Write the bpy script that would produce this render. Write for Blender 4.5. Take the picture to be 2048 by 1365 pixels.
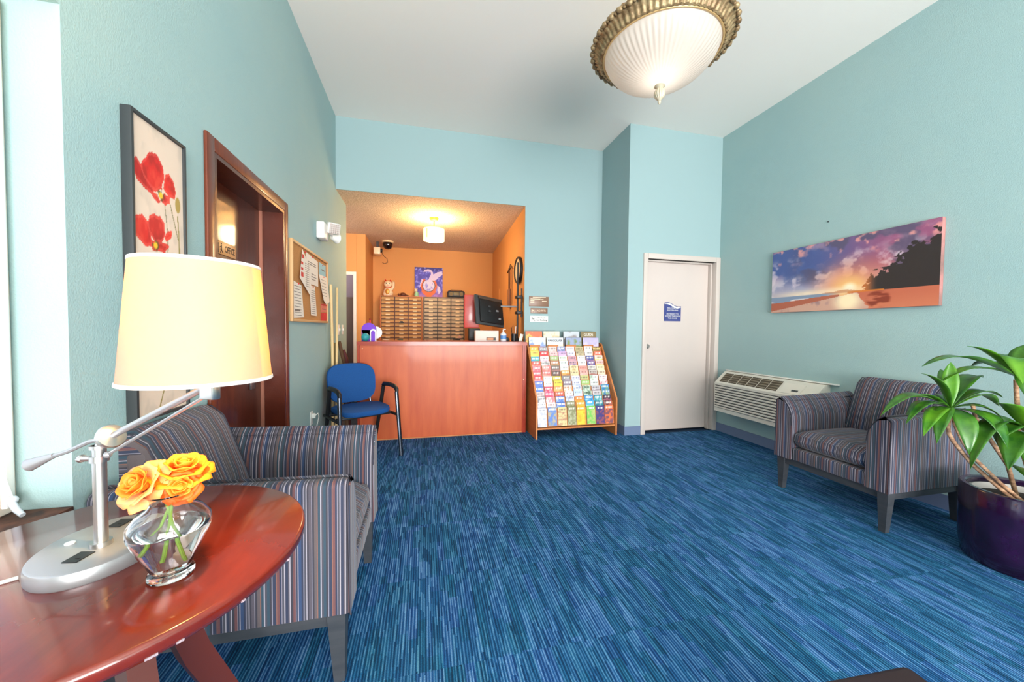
import bpy, bmesh, math, random
import numpy as np
from mathutils import Matrix, Vector
random.seed(7); rng = np.random.RandomState(11)
for o in list(bpy.data.objects): bpy.data.objects.remove(o)
SC = bpy.context.scene; COL = SC.collection
PI = math.pi

def s2l(c):
    c = c/255.0
    return c/12.92 if c <= .04045 else ((c+.055)/1.055)**2.4
def rgb(r, g, b): return (s2l(r), s2l(g), s2l(b), 1.0)

# ------------------------------------------------------------------ camera
cam = bpy.data.objects.new('camera', bpy.data.cameras.new('camera')); COL.objects.link(cam)
R = ((0.97281459, -0.00234828, -0.23157344), (-0.23138034, 0.0322092, -0.97233004), (0.0097421, 0.99947839, 0.03079023))
M = Matrix(R).to_4x4(); M.translation = Vector((0, 0, 1.2)); cam.matrix_world = M
cam.data.lens = 13.0009; cam.data.sensor_width = 36; cam.data.clip_start = .02
SC.camera = cam
# ------------------------------------------------------------------ world, lights, exposure
W = bpy.data.worlds.new('sky'); SC.world = W; W.use_nodes = True
W.node_tree.nodes['Background'].inputs[0].default_value = (.72, .86, 1, 1)
W.node_tree.nodes['Background'].inputs[1].default_value = 1.6
vs = SC.view_settings; vs.view_transform = 'Standard'; vs.look = 'None'; vs.gamma = 1; vs.use_curve_mapping = False
vs.exposure = 0.32
def area(name, loc, tgt, sx, sy, power, col):
    l = bpy.data.lights.new(name, 'AREA'); l.shape = 'RECTANGLE'; l.size = sx; l.size_y = sy; l.energy = power; l.color = col
    o = bpy.data.objects.new(name, l); COL.objects.link(o); o.location = loc
    o.rotation_euler = (Vector(tgt)-Vector(loc)).to_track_quat('-Z', 'Y').to_euler(); return o
def point(name, loc, power, col, r=.05):
    l = bpy.data.lights.new(name, 'POINT'); l.energy = power; l.color = col; l.shadow_soft_size = r
    o = bpy.data.objects.new(name, l); COL.objects.link(o); o.location = loc; return o
area('daylight_behind', (1.26, -4.25, 1.7), (1.26, 4, 1.5), 3.9, 2.9, 330, (1, .965, .93))
area('ceiling_fill_light', (1.26, -4.2, .8), (1.26, 1.5, 3.6), 3.8, 1.4, 330, (1, .97, .94))  # added fill lamp aimed upward to brighten the ceiling
area('daylight_side_window', (-1.35, .5, 1.4), (2, 1.1, 1.1), 1.3, 1.3, 4.5, (.80, .92, 1))
point('hall_fill_light', (-1.75, 5.7, 2.4), 14, (1, .95, .92), .15); point('back_room_fill_light', (-1.5, 6.8, 2.5), 10, (.95, .97, 1), .1)  # two unseen fill lights, added so hall and back room don't go black
LP = {'ceiling': 2.1, 'alcove': 36, 'table': 21}

# ------------------------------------------------------------------ materials
MATS = {}
def mat(name, col, rough=.6, metal=0, bump=None, coat=0, emis=None, estr=0, var=None, trans=0, ior=1.45, spec=None, alpha=1):
    if name in MATS: return MATS[name]
    m = bpy.data.materials.new(name); m.use_nodes = True; nt = m.node_tree; b = nt.nodes['Principled BSDF']
    b.inputs['Base Color'].default_value = col; b.inputs['Roughness'].default_value = rough; b.inputs['Metallic'].default_value = metal
    b.inputs['Coat Weight'].default_value = coat; b.inputs['Coat Roughness'].default_value = .08
    b.inputs['Transmission Weight'].default_value = trans; b.inputs['IOR'].default_value = ior
    if spec is not None: b.inputs['Specular IOR Level'].default_value = spec
    if emis: b.inputs['Emission Color'].default_value = emis; b.inputs['Emission Strength'].default_value = estr
    tc = nt.nodes.new('ShaderNodeTexCoord')
    if bump:
        sc, st, dist = bump
        n = nt.nodes.new('ShaderNodeTexNoise'); n.inputs['Scale'].default_value = sc; n.inputs['Detail'].default_value = 3
        bp = nt.nodes.new('ShaderNodeBump'); bp.inputs['Strength'].default_value = st; bp.inputs['Distance'].default_value = dist
        nt.links.new(tc.outputs['Object'], n.inputs['Vector']); nt.links.new(n.outputs['Fac'], bp.inputs['Height']); nt.links.new(bp.outputs[0], b.inputs['Normal'])
    if var:                                   # (scale vector, other colour, contrast low, high)
        sv, c2, lo, hi = var
        mp = nt.nodes.new('ShaderNodeMapping'); mp.inputs['Scale'].default_value = sv
        n = nt.nodes.new('ShaderNodeTexNoise'); n.inputs['Scale'].default_value = 1; n.inputs['Detail'].default_value = 5; n.inputs['Roughness'].default_value = .6
        r = nt.nodes.new('ShaderNodeValToRGB'); r.color_ramp.elements[0].position = lo; r.color_ramp.elements[1].position = hi
        r.color_ramp.elements[0].color = col; r.color_ramp.elements[1].color = c2
        nt.links.new(tc.outputs['Object'], mp.inputs[0]); nt.links.new(mp.outputs[0], n.inputs['Vector']); nt.links.new(n.outputs['Fac'], r.inputs[0]); nt.links.new(r.outputs[0], b.inputs['Base Color'])
    MATS[name] = m; return m

def mat_attr(name, rough=.6, coat=0):
    if name in MATS: return MATS[name]
    m = bpy.data.materials.new(name); m.use_nodes = True; nt = m.node_tree; b = nt.nodes['Principled BSDF']
    a = nt.nodes.new('ShaderNodeAttribute'); a.attribute_name = 'Col'
    nt.links.new(a.outputs['Color'], b.inputs['Base Color']); b.inputs['Roughness'].default_value = rough; b.inputs['Coat Weight'].default_value = coat
    MATS[name] = m; return m

STRIPES = [(0.0, (96, 60, 66)), (0.0404, (34, 44, 72)), (0.0751, (128, 126, 144)), (0.0866, (60, 62, 78)), (0.1212, (156, 152, 166)), (0.142, (34, 44, 72)), (0.194, (74, 70, 84)), (0.2171, (156, 152, 166)), (0.2379, (44, 44, 60)), (0.2783, (96, 60, 66)), (0.3245, (128, 126, 144)), (0.3383, (34, 44, 72)), (0.3614, (156, 152, 166)), (0.3776, (38, 62, 102)), (0.4296, (34, 44, 72)), (0.4642, (128, 126, 144)), (0.4804, (60, 62, 78)), (0.515, (156, 152, 166)), (0.53, (44, 44, 60)), (0.5589, (74, 70, 84)), (0.6109, (128, 126, 144)), (0.6236, (44, 44, 60)), (0.6582, (84, 76, 82)), (0.7102, (122, 84, 76)), (0.724, (34, 62, 82)), (0.7702, (156, 152, 166)), (0.791, (60, 62, 78)), (0.8256, (34, 62, 82)), (0.8718, (44, 44, 60)), (0.9065, (128, 126, 144)), (0.9249, (34, 44, 72)), (0.9827, (122, 84, 76))]
def mat_stripe(name, axis, warm=.25):
    m = bpy.data.materials.new(name); m.use_nodes = True; nt = m.node_tree; b = nt.nodes['Principled BSDF']; N = nt.nodes.new; L = nt.links.new
    tc = N('ShaderNodeTexCoord'); sp = N('ShaderNodeSeparateXYZ'); L(tc.outputs['Object'], sp.inputs[0])
    d = N('ShaderNodeMath'); d.operation = 'MULTIPLY_ADD'; d.inputs[1].default_value = 1/.165; d.inputs[2].default_value = 20.13; L(sp.outputs[axis], d.inputs[0])
    f = N('ShaderNodeMath'); f.operation = 'FRACT'; L(d.outputs[0], f.inputs[0])
    r = N('ShaderNodeValToRGB'); r.color_ramp.interpolation = 'CONSTANT'; e = r.color_ramp.elements
    def cc(c): return rgb(*[min(255, v*1.02 + w*warm) for v, w in zip(c, (14, 4, -10))])
    e[0].position = 0; e[0].color = cc(STRIPES[0][1]); e[1].position = STRIPES[1][0]; e[1].color = cc(STRIPES[1][1])
    for p, c in STRIPES[2:]:
        q = e.new(p); q.color = cc(c)
    L(f.outputs[0], r.inputs[0])
    n = N('ShaderNodeTexNoise'); n.inputs['Scale'].default_value = 900; n.inputs['Detail'].default_value = 2; L(tc.outputs['Object'], n.inputs['Vector'])
    mx = N('ShaderNodeMix'); mx.data_type = 'RGBA'; mx.blend_type = 'MULTIPLY'; mx.inputs[0].default_value = .35
    L(r.outputs[0], mx.inputs[6]); L(n.outputs['Fac'], mx.inputs[7])
    L(mx.outputs[2], b.inputs['Base Color']); b.inputs['Roughness'].default_value = .75; b.inputs['Sheen Weight'].default_value = .15
    bp = N('ShaderNodeBump'); bp.inputs['Strength'].default_value = .3; bp.inputs['Distance'].default_value = .0006; L(n.outputs['Fac'], bp.inputs['Height']); L(bp.outputs[0], b.inputs['Normal'])
    return m
def mat_carpet():
    m = bpy.data.materials.new('striped_carpet'); m.use_nodes = True; nt = m.node_tree; b = nt.nodes['Principled BSDF']; N = nt.nodes.new; L = nt.links.new
    tc = N('ShaderNodeTexCoord'); oi = N('ShaderNodeObjectInfo'); sp = N('ShaderNodeSeparateXYZ'); L(tc.outputs['Object'], sp.inputs[0])
    def mth(op, a, bb=None, c=None):
        x = N('ShaderNodeMath'); x.operation = op
        for i, v in enumerate((a, bb, c)):
            if v is None: continue
            if isinstance(v, (int, float)): x.inputs[i].default_value = v
            else: L(v, x.inputs[i])
        return x.outputs[0]
    def layer(w, ln, seed):
        ix = mth('FLOOR', mth('MULTIPLY', sp.outputs[0], 1/w))
        ixs = mth('ADD', ix, mth('MULTIPLY_ADD', oi.outputs['Random'], 97, seed))
        wn = N('ShaderNodeTexWhiteNoise'); wn.noise_dimensions = '1D'; L(ixs, wn.inputs['W'])
        iy = mth('FLOOR', mth('ADD', mth('MULTIPLY', sp.outputs[1], 1/ln), mth('MULTIPLY', wn.outputs['Value'], 9)))
        cb = N('ShaderNodeCombineXYZ'); L(ixs, cb.inputs[0]); L(iy, cb.inputs[1])
        w2 = N('ShaderNodeTexWhiteNoise'); w2.noise_dimensions = '2D'; L(cb.outputs[0], w2.inputs['Vector']); return w2.outputs['Value']
    a = layer(.0056, .11, 3.3); c = layer(.036, .17, 51.7)
    par = mth('ABSOLUTE', mth('SUBTRACT', mth('MULTIPLY', mth('FRACT', mth('MULTIPLY', sp.outputs[0], 1/.0112)), 2), 1))
    v = mth('MULTIPLY_ADD', a, .42, mth('MULTIPLY_ADD', c, .22, mth('MULTIPLY_ADD', mth('GREATER_THAN', par, .55), .26, .06)))
    r = N('ShaderNodeValToRGB'); e = r.color_ramp.elements; r.color_ramp.interpolation = 'LINEAR'
    stops = [(0, (4, 28, 58)), (.25, (8, 48, 86)), (.42, (16, 68, 112)), (.58, (30, 92, 138)), (.70, (60, 110, 152)), (.83, (90, 138, 176)), (1, (116, 162, 196))]
    e[0].position = 0; e[0].color = rgb(*stops[0][1]); e[1].position = 1; e[1].color = rgb(*stops[-1][1])
    for p, cc in stops[1:-1]:
        q = e.new(p); q.color = rgb(*cc)
    L(v, r.inputs[0])
    n = N('ShaderNodeTexNoise'); n.inputs['Scale'].default_value = 260; n.inputs['Detail'].default_value = 2
    L(tc.outputs['Object'], n.inputs['Vector'])
    hs = N('ShaderNodeHueSaturation'); L(r.outputs[0], hs.inputs['Color']); L(mth('MULTIPLY_ADD', n.outputs['Fac'], 1.5, .36), hs.inputs['Value'])
    L(mth('MULTIPLY_ADD', c, .03, .485), hs.inputs['Hue'])
    L(hs.outputs[0], b.inputs['Base Color']); b.inputs['Roughness'].default_value = .9; b.inputs['Specular IOR Level'].default_value = .2
    bp = N('ShaderNodeBump'); bp.inputs['Strength'].default_value = .6; bp.inputs['Distance'].default_value = .003
    L(mth('ADD', n.outputs['Fac'], mth('MULTIPLY', a, .5)), bp.inputs['Height']); L(bp.outputs[0], b.inputs['Normal'])
    return m

teal = mat('teal_wall_paint', rgb(154, 183, 184), .75, bump=(170, .55, .0022), var=((1.2, 1.2, 1.2), rgb(162, 187, 185), .3, .7), spec=.3)
tealsm = mat('teal_back_wall_paint', rgb(152, 177, 179), .75, bump=(120, .15, .001), spec=.3)
orange = mat('apricot_wall_paint', rgb(214, 152, 92), .75, bump=(120, .2, .001), spec=.3)
ceilm = mat('white_ceiling_paint', rgb(244, 238, 230), .9, bump=(90, .2, .002))
popc = mat('popcorn_ceiling', rgb(226, 204, 180), .95, bump=(75, 1.0, .012), var=((70, 70, 70), rgb(196, 166, 136), .42, .62))
basem = mat('slate_vinyl_baseboard', rgb(104, 120, 150), .5)
carpet = mat_carpet()
dkwood = mat('dark_mahogany_door', rgb(72, 28, 18), .32, coat=.35, bump=(220, .35, .0012), var=((3, 30, 3), rgb(92, 38, 22), .35, .7))
trimwood = mat('mahogany_trim', rgb(98, 42, 24), .35, coat=.2, var=((3, 30, 3), rgb(120, 56, 32), .35, .7))
cherry = mat('cherry_laminate', rgb(176, 68, 26), .42, coat=.12, var=((9, 9, 1.2), rgb(198, 92, 42), .3, .7))
cherryd = mat('cherry_laminate_top', rgb(150, 46, 26), .3, coat=.2, var=((1.5, 20, 9), rgb(170, 58, 34), .3, .7))
tablew = mat('red_mahogany_table', rgb(76, 17, 9), .2, coat=.6, var=((9, 3, 9), rgb(116, 34, 15), .3, .72))
oak = mat('oak_laminate', rgb(186, 110, 56), .5, var=((4, 4, 30), rgb(204, 130, 74), .3, .7))
cubw = mat('honey_wood_cubby', rgb(178, 104, 54), .55, var=((4, 4, 30), rgb(196, 122, 70), .3, .7))
cubdark = mat('dark_cubby_edge', rgb(92, 44, 28), .5)
cubg = mat('greyed_wood_cubby', rgb(128, 104, 82), .55); cubgd = mat('grey_brown_cubby_edge', rgb(64, 50, 42), .5)
cubback = mat('tan_cubby_back', rgb(196, 144, 84), .6); cubbackg = mat('cream_cubby_back', rgb(196, 170, 138), .6)
tagm = mat('cream_label', rgb(236, 206, 160), .5)
white = mat('white_plastic', rgb(232, 230, 224), .4); offw = mat('beige_plastic', rgb(222, 216, 204), .45); doorw = mat('off_white_door_paint', rgb(208, 194, 186), .5, var=((2, 2, 1), rgb(202, 190, 184), .3, .7))
framew = mat('off_white_frame_paint', rgb(202, 190, 182), .45)
black = mat('black_plastic', rgb(24, 24, 26), .45); dgrey = mat('dark_grey_plastic', rgb(58, 60, 62), .45)
steel = mat('brushed_steel', rgb(196, 192, 188), .32, 1, bump=(300, .05, .0005)); chrome = mat('dark_chrome', rgb(78, 84, 94), .25, .9)
silver = mat('satin_silver_paint', rgb(158, 158, 160), .36, .6)
legw = mat('grey_brown_leg_wood', rgb(46, 50, 56), .45, var=((4, 4, 30), rgb(62, 64, 68), .3, .7))
bluef = mat('blue_chair_fabric', rgb(6, 66, 128), .8, bump=(700, .3, .0008), var=((300, 300, 300), rgb(10, 78, 144), .4, .6))
corkm = mat('cork', rgb(196, 140, 84), .85, var=((160, 160, 160), rgb(176, 120, 66), .42, .6), bump=(200, .3, .001)); corkfr = mat('light_oak_frame', rgb(204, 160, 112), .5)
paper = mat('white_paper', rgb(232, 224, 212), .7); ink = mat('grey_print', rgb(120, 112, 108), .7); redink = mat('red_print', rgb(204, 50, 52), .7); bluepap = mat('light_blue_paper', rgb(150, 196, 206), .7)
brownsign = mat('brown_sign_plastic', rgb(138, 104, 84), .35); creamtxt = mat('cream_lettering', rgb(240, 214, 186), .5)
navy = mat('navy_sign', rgb(62, 72, 132), .4); signgold = mat('tan_sign_plate', rgb(232, 170, 110), .35); inkdark = mat('dark_brown_lettering', rgb(62, 26, 14), .5)
bamboo = mat('pale_bamboo', rgb(214, 184, 132), .5); canew = mat('brown_cane_wood', rgb(96, 66, 44), .6)
leafm = mat('glossy_green_leaf', rgb(28, 78, 18), .38, coat=.15, var=((14, 14, 14), rgb(76, 128, 28), .35, .75)); leaflt = mat('yellow_green_leaf', rgb(92, 144, 30), .35, var=((12, 12, 12), rgb(48, 110, 22), .35, .7))
stemm = mat('tan_cane_stem', rgb(150, 110, 84), .8, bump=(160, .7, .004), var=((20, 20, 90), rgb(196, 156, 122), .4, .6))
potm = mat('dark_purple_glaze', rgb(24, 8, 34), .2, coat=.4, bump=(60, .2, .002), var=((7, 7, 7), rgb(46, 14, 62), .4, .75)); soilm = mat('dark_soil', rgb(44, 34, 28), .95, bump=(90, 1, .01)); liner = mat('pale_grey_liner', rgb(196, 190, 184), .7)
glass = mat('clear_glass', (1, 1, 1, 1), .02, trans=1, ior=1.45); water = mat('water', (.98, .99, 1, 1), .0, trans=1, ior=1.33)
fl_o = mat('orange_petal', rgb(244, 118, 14), .6, var=((40, 40, 40), rgb(246, 142, 34), .3, .7)); fl_p = mat('peach_petal', rgb(244, 150, 104), .6, var=((50, 50, 50), rgb(250, 172, 84), .3, .7)); fl_y = mat('yellow_orange_petal', rgb(244, 132, 6), .6, var=((40, 40, 40), rgb(240, 110, 6), .3, .7))
stemg = mat('green_stem', rgb(120, 158, 50), .5)
antique = mat('antique_gold', rgb(112, 84, 54), .45, .3, bump=(120, .4, .003), var=((26, 26, 26), rgb(190, 166, 124), .35, .75))
fabst = {a: mat_stripe('striped_fabric_'+n, i) for i, (a, n) in enumerate((('x', 'depth'), ('y', 'width'), ('z', 'height')))}
pipem = mat('dark_piping', rgb(56, 54, 66), .8)
paintm = mat_attr('printed_canvas', .55); printm = mat_attr('printed_paper', .38)

def translucent(name, col, tr, emis=0, ecol=(1, 1, 1, 1), rough=.6, tcol=None):
    m = bpy.data.materials.new(name); m.use_nodes = True; nt = m.node_tree; N = nt.nodes.new; L = nt.links.new
    b = nt.nodes['Principled BSDF']; b.inputs['Base Color'].default_value = col; b.inputs['Roughness'].default_value = rough
    b.inputs['Emission Color'].default_value = ecol; b.inputs['Emission Strength'].default_value = emis
    t = N('ShaderNodeBsdfTranslucent'); t.inputs[0].default_value = tcol or col; mx = N('ShaderNodeMixShader'); mx.inputs[0].default_value = tr
    L(b.outputs[0], mx.inputs[1]); L(t.outputs[0], mx.inputs[2]); L(mx.outputs[0], nt.nodes['Material Output'].inputs[0]); return m
shadem = translucent('cream_linen_shade', rgb(210, 190, 180), .55, tcol=rgb(255, 206, 70))
bowlm = translucent('frosted_ribbed_glass', rgb(214, 206, 198), .45, .05, rgb(255, 242, 226), .35)
drumm = translucent('cream_drum_glass', rgb(255, 240, 200), .5, 1.1, rgb(255, 226, 150))
bulbm = mat('glowing_bulb', (1, 1, 1, 1), emis=rgb(255, 226, 160), estr=9)

# ------------------------------------------------------------------ mesh helpers
class MB:
    def __init__(s): s.b = bmesh.new()
    def _x(s, vs, M):
        if M is not None: bmesh.ops.transform(s.b, matrix=M, verts=vs)
    def box(s, x0, x1, y0, y1, z0, z1, bev=0, seg=2, M=None):
        r = bmesh.ops.create_cube(s.b, size=1); v = r['verts']
        bmesh.ops.transform(s.b, matrix=Matrix.Translation(((x0+x1)/2, (y0+y1)/2, (z0+z1)/2)) @ Matrix.Diagonal((abs(x1-x0), abs(y1-y0), abs(z1-z0), 1)), verts=v)
        if bev:
            ed = list({e for q in v for e in q.link_edges}); fs0 = set(s.b.faces)
            rr = bmesh.ops.bevel(s.b, geom=ed, offset=bev, segments=seg, profile=.5, affect='EDGES')
            v = list({q for f in rr['faces'] for q in f.verts} | {q for q in v if q.is_valid})
            vv = set(v)
            for q in list(vv):
                for f in q.link_faces: vv.update(f.verts)
            v = list(vv)
        s._x(v, M); return s
    def lathe(s, prof, n=24, M=None, cap=True, mod=None):
        rings = []; allv = []
        for r, z in prof:
            ring = []
            for i in range(n):
                a = 2*PI*i/n; rr = r*(mod(a, r, z) if mod else 1)
                ring.append(s.b.verts.new((rr*math.cos(a), rr*math.sin(a), z)))
            rings.append(ring); allv += ring
        for a, b in zip(rings, rings[1:]):
            for i in range(n): s.b.faces.new((a[i], a[(i+1) % n], b[(i+1) % n], b[i]))
        if cap:
            s.b.faces.new(rings[0][::-1]); s.b.faces.new(rings[-1])
        s._x(allv, M); return s
    def cyl(s, r, z0, z1, n=20, M=None, r2=None): return s.lathe([(r, z0), (r2 if r2 is not None else r, z1)], n, M)
    def ball(s, c, r, n=12, sc=(1, 1, 1), M=None):
        q = bmesh.ops.create_uvsphere(s.b, u_segments=n, v_segments=max(6, n//2+1), radius=r)['verts']
        bmesh.ops.transform(s.b, matrix=Matrix.Translation(c) @ Matrix.Diagonal((*sc, 1)), verts=q); s._x(q, M); return s
    def prism(s, pts, h0, h1, plane='xy', M=None):
        def P(a, b, h): return {'xy': (a, b, h), 'yz': (h, a, b), 'xz': (a, h, b)}[plane]
        A = [s.b.verts.new(P(a, b, h0)) for a, b in pts]; B = [s.b.verts.new(P(a, b, h1)) for a, b in pts]
        n = len(pts)
        s.b.faces.new(A[::-1]); s.b.faces.new(B)
        for i in range(n): s.b.faces.new((A[i], A[(i+1) % n], B[(i+1) % n], B[i]))
        s._x(A+B, M); return s
    def tube(s, pts, rad, n=8, M=None, flat=1.0):
        pts = [Vector(p) for p in pts]; rads = rad if isinstance(rad, (list, tuple)) else [rad]*len(pts)
        rings = []; up = Vector((0, 0, 1)); allv = []
        t0 = (pts[1]-pts[0]).normalized()
        if abs(t0.dot(up)) > .9: up = Vector((1, 0, 0))
        u = t0.cross(up).normalized()
        for i, p in enumerate(pts):
            t = (pts[min(i+1, len(pts)-1)]-pts[max(i-1, 0)]).normalized()
            u = (u-t*u.dot(t)).normalized(); w = t.cross(u)
            ring = [s.b.verts.new(p+u*rads[i]*math.cos(2*PI*k/n)+w*rads[i]*flat*math.sin(2*PI*k/n)) for k in range(n)]
            rings.append(ring); allv += ring
        for a, b in zip(rings, rings[1:]):
            for k in range(n): s.b.faces.new((a[k], a[(k+1) % n], b[(k+1) % n], b[k]))
        s.b.faces.new(rings[0][::-1]); s.b.faces.new(rings[-1]); s._x(allv, M); return s
    def loft(s, loops, cap=True):
        rings = [[s.b.verts.new(p) for p in lp] for lp in loops]; n = len(rings[0])
        for a, b in zip(rings, rings[1:]):
            for k in range(n): s.b.faces.new((a[k], a[(k+1) % n], b[(k+1) % n], b[k]))
        if cap: s.b.faces.new(rings[0][::-1]); s.b.faces.new(rings[-1])
        return s
    def mesh(s, name, m, smooth=True):
        bmesh.ops.recalc_face_normals(s.b, faces=s.b.faces)
        me = bpy.data.meshes.new(name); s.b.to_mesh(me); s.b.free()
        me.materials.append(m)
        if smooth:
            for p in me.polygons: p.use_smooth = True
            me.set_sharp_from_angle(angle=math.radians(38))
        return me
def link(name, me, parent=None, mw=None):
    o = bpy.data.objects.new(name, me); COL.objects.link(o)
    if parent is not None: o.parent = parent
    if mw is not None: o.matrix_local = mw
    return o
def obj(name, mb, m, parent=None, mw=None, label=None, smooth=True):
    o = link(name, mb.mesh(name, m, smooth), parent, mw)
    if label: o['label'] = label
    return o
def thing(name, label, cat, loc=(0, 0, 0), rotz=0, group=None, mw=None):
    o = bpy.data.objects.new(name, None); COL.objects.link(o); o.empty_display_size = .1
    if mw is not None: o.matrix_local = mw
    else: o.location = loc; o.rotation_euler = (0, 0, rotz)
    o['label'] = label; o['category'] = cat
    if group: o['group'] = group
    return o
def tag(o, label, cat, group=None):
    o['label'] = label; o['category'] = cat
    if group: o['group'] = group
    return o
def struct(name, mb, m, parent=None, smooth=False):
    o = obj(name, mb, m, parent, smooth=smooth)
    if parent is None: o['kind'] = 'structure'
    return o
def face(loc, side):      # local axes: x = viewer's right, y = up, z = out of the wall
    r = {'back': Vector((1, 0, 0)), 'left': Vector((0, 1, 0)), 'right': Vector((0, -1, 0))}[side]; u = Vector((0, 0, 1)); n = r.cross(u)
    m = Matrix((r, u, n)).transposed().to_4x4(); m.translation = Vector(loc); return m
def text(s, size, m, parent, x, y, z=.001, align='CENTER', name='lettering', ext=.0004, sx=1.0, bold=0, mw=None):
    c = bpy.data.curves.new('t', 'FONT'); c.body = s; c.size = size; c.align_x = align; c.align_y = 'CENTER'; c.extrude = ext; c.offset = bold; c.resolution_u = 2
    t = bpy.data.objects.new('t', c); me = bpy.data.meshes.new_from_object(t); bpy.data.objects.remove(t)
    me.materials.clear(); me.materials.append(m)
    M = Matrix.Translation((x, y, z)) @ Matrix.Diagonal((sx, 1, 1, 1))
    if mw is not None: M = mw @ M
    return link(name, me, parent, M)
def s2la(a):
    a = np.clip(a, 0, 255)/255.0
    return np.where(a <= .04045, a/12.92, ((a+.055)/1.055)**2.4)
def painted(name, w, h, nx, ny, func, m, parent=None, mw=None, th=0.0):
    """flat picture: colours computed per point of a fine grid; u,v in 0..1 from lower left; returns object"""
    U, V = np.meshgrid(np.linspace(0, 1, nx+1), np.linspace(0, 1, ny+1)); C = s2la(func(U, V))
    vx = np.stack([U.ravel()*w-w/2, V.ravel()*h-h/2, np.full(U.size, th)], 1)
    i = np.arange(nx*ny); r = i//nx; c = i % nx; a = r*(nx+1)+c
    F = np.stack([a, a+1, a+nx+2, a+nx+1], 1)
    me = bpy.data.meshes.new(name); me.from_pydata(vx.tolist(), [], F.tolist()); me.update()
    at = me.color_attributes.new('Col', 'FLOAT_COLOR', 'POINT')
    buf = np.ones((U.size, 4)); buf[:, :3] = C.reshape(-1, 3); at.data.foreach_set('color', buf.ravel())
    me.materials.append(m); return link(name, me, parent, mw)
def vnoise(U, V, sx, sy, seed, octs=4):
    out = 0; amp = 1; tot = 0
    for k in range(octs):
        g = np.random.RandomState(seed+k).rand(int(sy*2**k)+3, int(sx*2**k)+3)
        x = U*sx*2**k; y = V*sy*2**k; xi = np.floor(x).astype(int); yi = np.floor(y).astype(int); fx = x-xi; fy = y-yi
        fx = fx*fx*(3-2*fx); fy = fy*fy*(3-2*fy)
        n = g[yi, xi]*(1-fx)*(1-fy)+g[yi, xi+1]*fx*(1-fy)+g[yi+1, xi]*(1-fx)*fy+g[yi+1, xi+1]*fx*fy
        out = out+n*amp; tot += amp; amp *= .5
    return out/tot
def sm(x, a, b):
    t = np.clip((x-a)/(b-a), 0, 1); return t*t*(3-2*t)
def poly(pts, U, V, soft=0):
    ins = np.zeros(U.shape, bool); n = len(pts)
    for i in range(n):
        x1, y1 = pts[i]; x2, y2 = pts[(i+1) % n]
        c = ((y1 > V) != (y2 > V)) & (U < (x2-x1)*(V-y1)/((y2-y1) if y2 != y1 else 1e-9)+x1); ins ^= c
    return ins.astype(float)
def mixc(C, col, k): return C*(1-k[..., None])+np.array(col, float)*k[..., None]

# ================================================================== ROOM
XL, XR, YB, ZC, ZA = -.946, 3.47, 4.45, 3.517, 2.726
fl = struct('floor', MB().box(-2.6, 3.8, -4.4, 7.6, -.06, -.012), mat('floor_backing', rgb(20, 50, 80), .9))
tw = (XR-XL)/9
tile_me = MB().box(.0002, tw-.0002, .0002, .4998, -.012, 0).mesh('carpet_tile', carpet, False)
def tile(x, y, sx=1, sy=1): o = link('carpet_tile', tile_me, fl, Matrix.Translation((x, y, 0)) @ Matrix.Diagonal((sx, sy, 1, 1)))
for j in range(-1, 9):
    for i in range(9): tile(XL+i*tw, -.71+j*.5)
for i in range(6): tile(XL+i*tw, 3.79, 1, 1.32)
tile(XL+6*tw, 3.79, (2.24-XL-6*tw)/tw, 1.32)

struct('ceiling', MB().box(-1.3, 3.8, -4.4, 4.7, ZC, ZC+.1), ceilm)
struct('wall_left', MB().box(XL-.15, XL, -4.1, .1, 0, ZC).box(XL-.15, XL, .1, 1.265, 0, .68).box(XL-.15, XL, .1, 1.265, 2.055, ZC)
       .box(XL-.15, XL, 1.265, 1.985, 0, ZC).box(XL-.15, XL, 1.985, 2.86, 2.0, ZC).box(XL-.15, XL, 2.86, 5.0, 0, ZC), teal)
struct('wall_right', MB().box(XR, XR+.12, -4.25, 4.6, 0, ZC), teal)
struct('wall_back', MB().box(XL, 1.214, YB, YB+.012, ZA, ZC).box(1.214, 2.24, YB, YB+.012, 0, ZC), tealsm)
pl = MB().box(2.24, 2.49, 3.79, YB, 0, ZC).box(2.49, 3.415, 3.79, YB, 2.03, ZC).box(3.415, XR, 3.79, YB, 0, ZC).box(2.49, 3.415, 4.1, YB, 0, 2.03)
struct('wall_pillar', pl, tealsm)
struct('wall_rear', MB().box(-1.3, XR, -4.1, -4.25, 0, .25).box(-1.3, XR, -4.1, -4.25, 2.9, ZC).box(-1.3, -.6, -4.1, -4.25, .25, 2.9).box(3.2, XR, -4.1, -4.25, .25, 2.9), teal)
w2 = struct('window_2', MB().box(-.6, 3.2, -4.16, -4.20, .25, .31).box(-.6, 3.2, -4.16, -4.20, 2.84, 2.9).box(-.6, -.54, -4.16, -4.20, .31, 2.84).box(3.14, 3.2, -4.16, -4.20, .31, 2.84).box(1.26, 1.34, -4.16, -4.20, .31, 2.84), framew)
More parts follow.
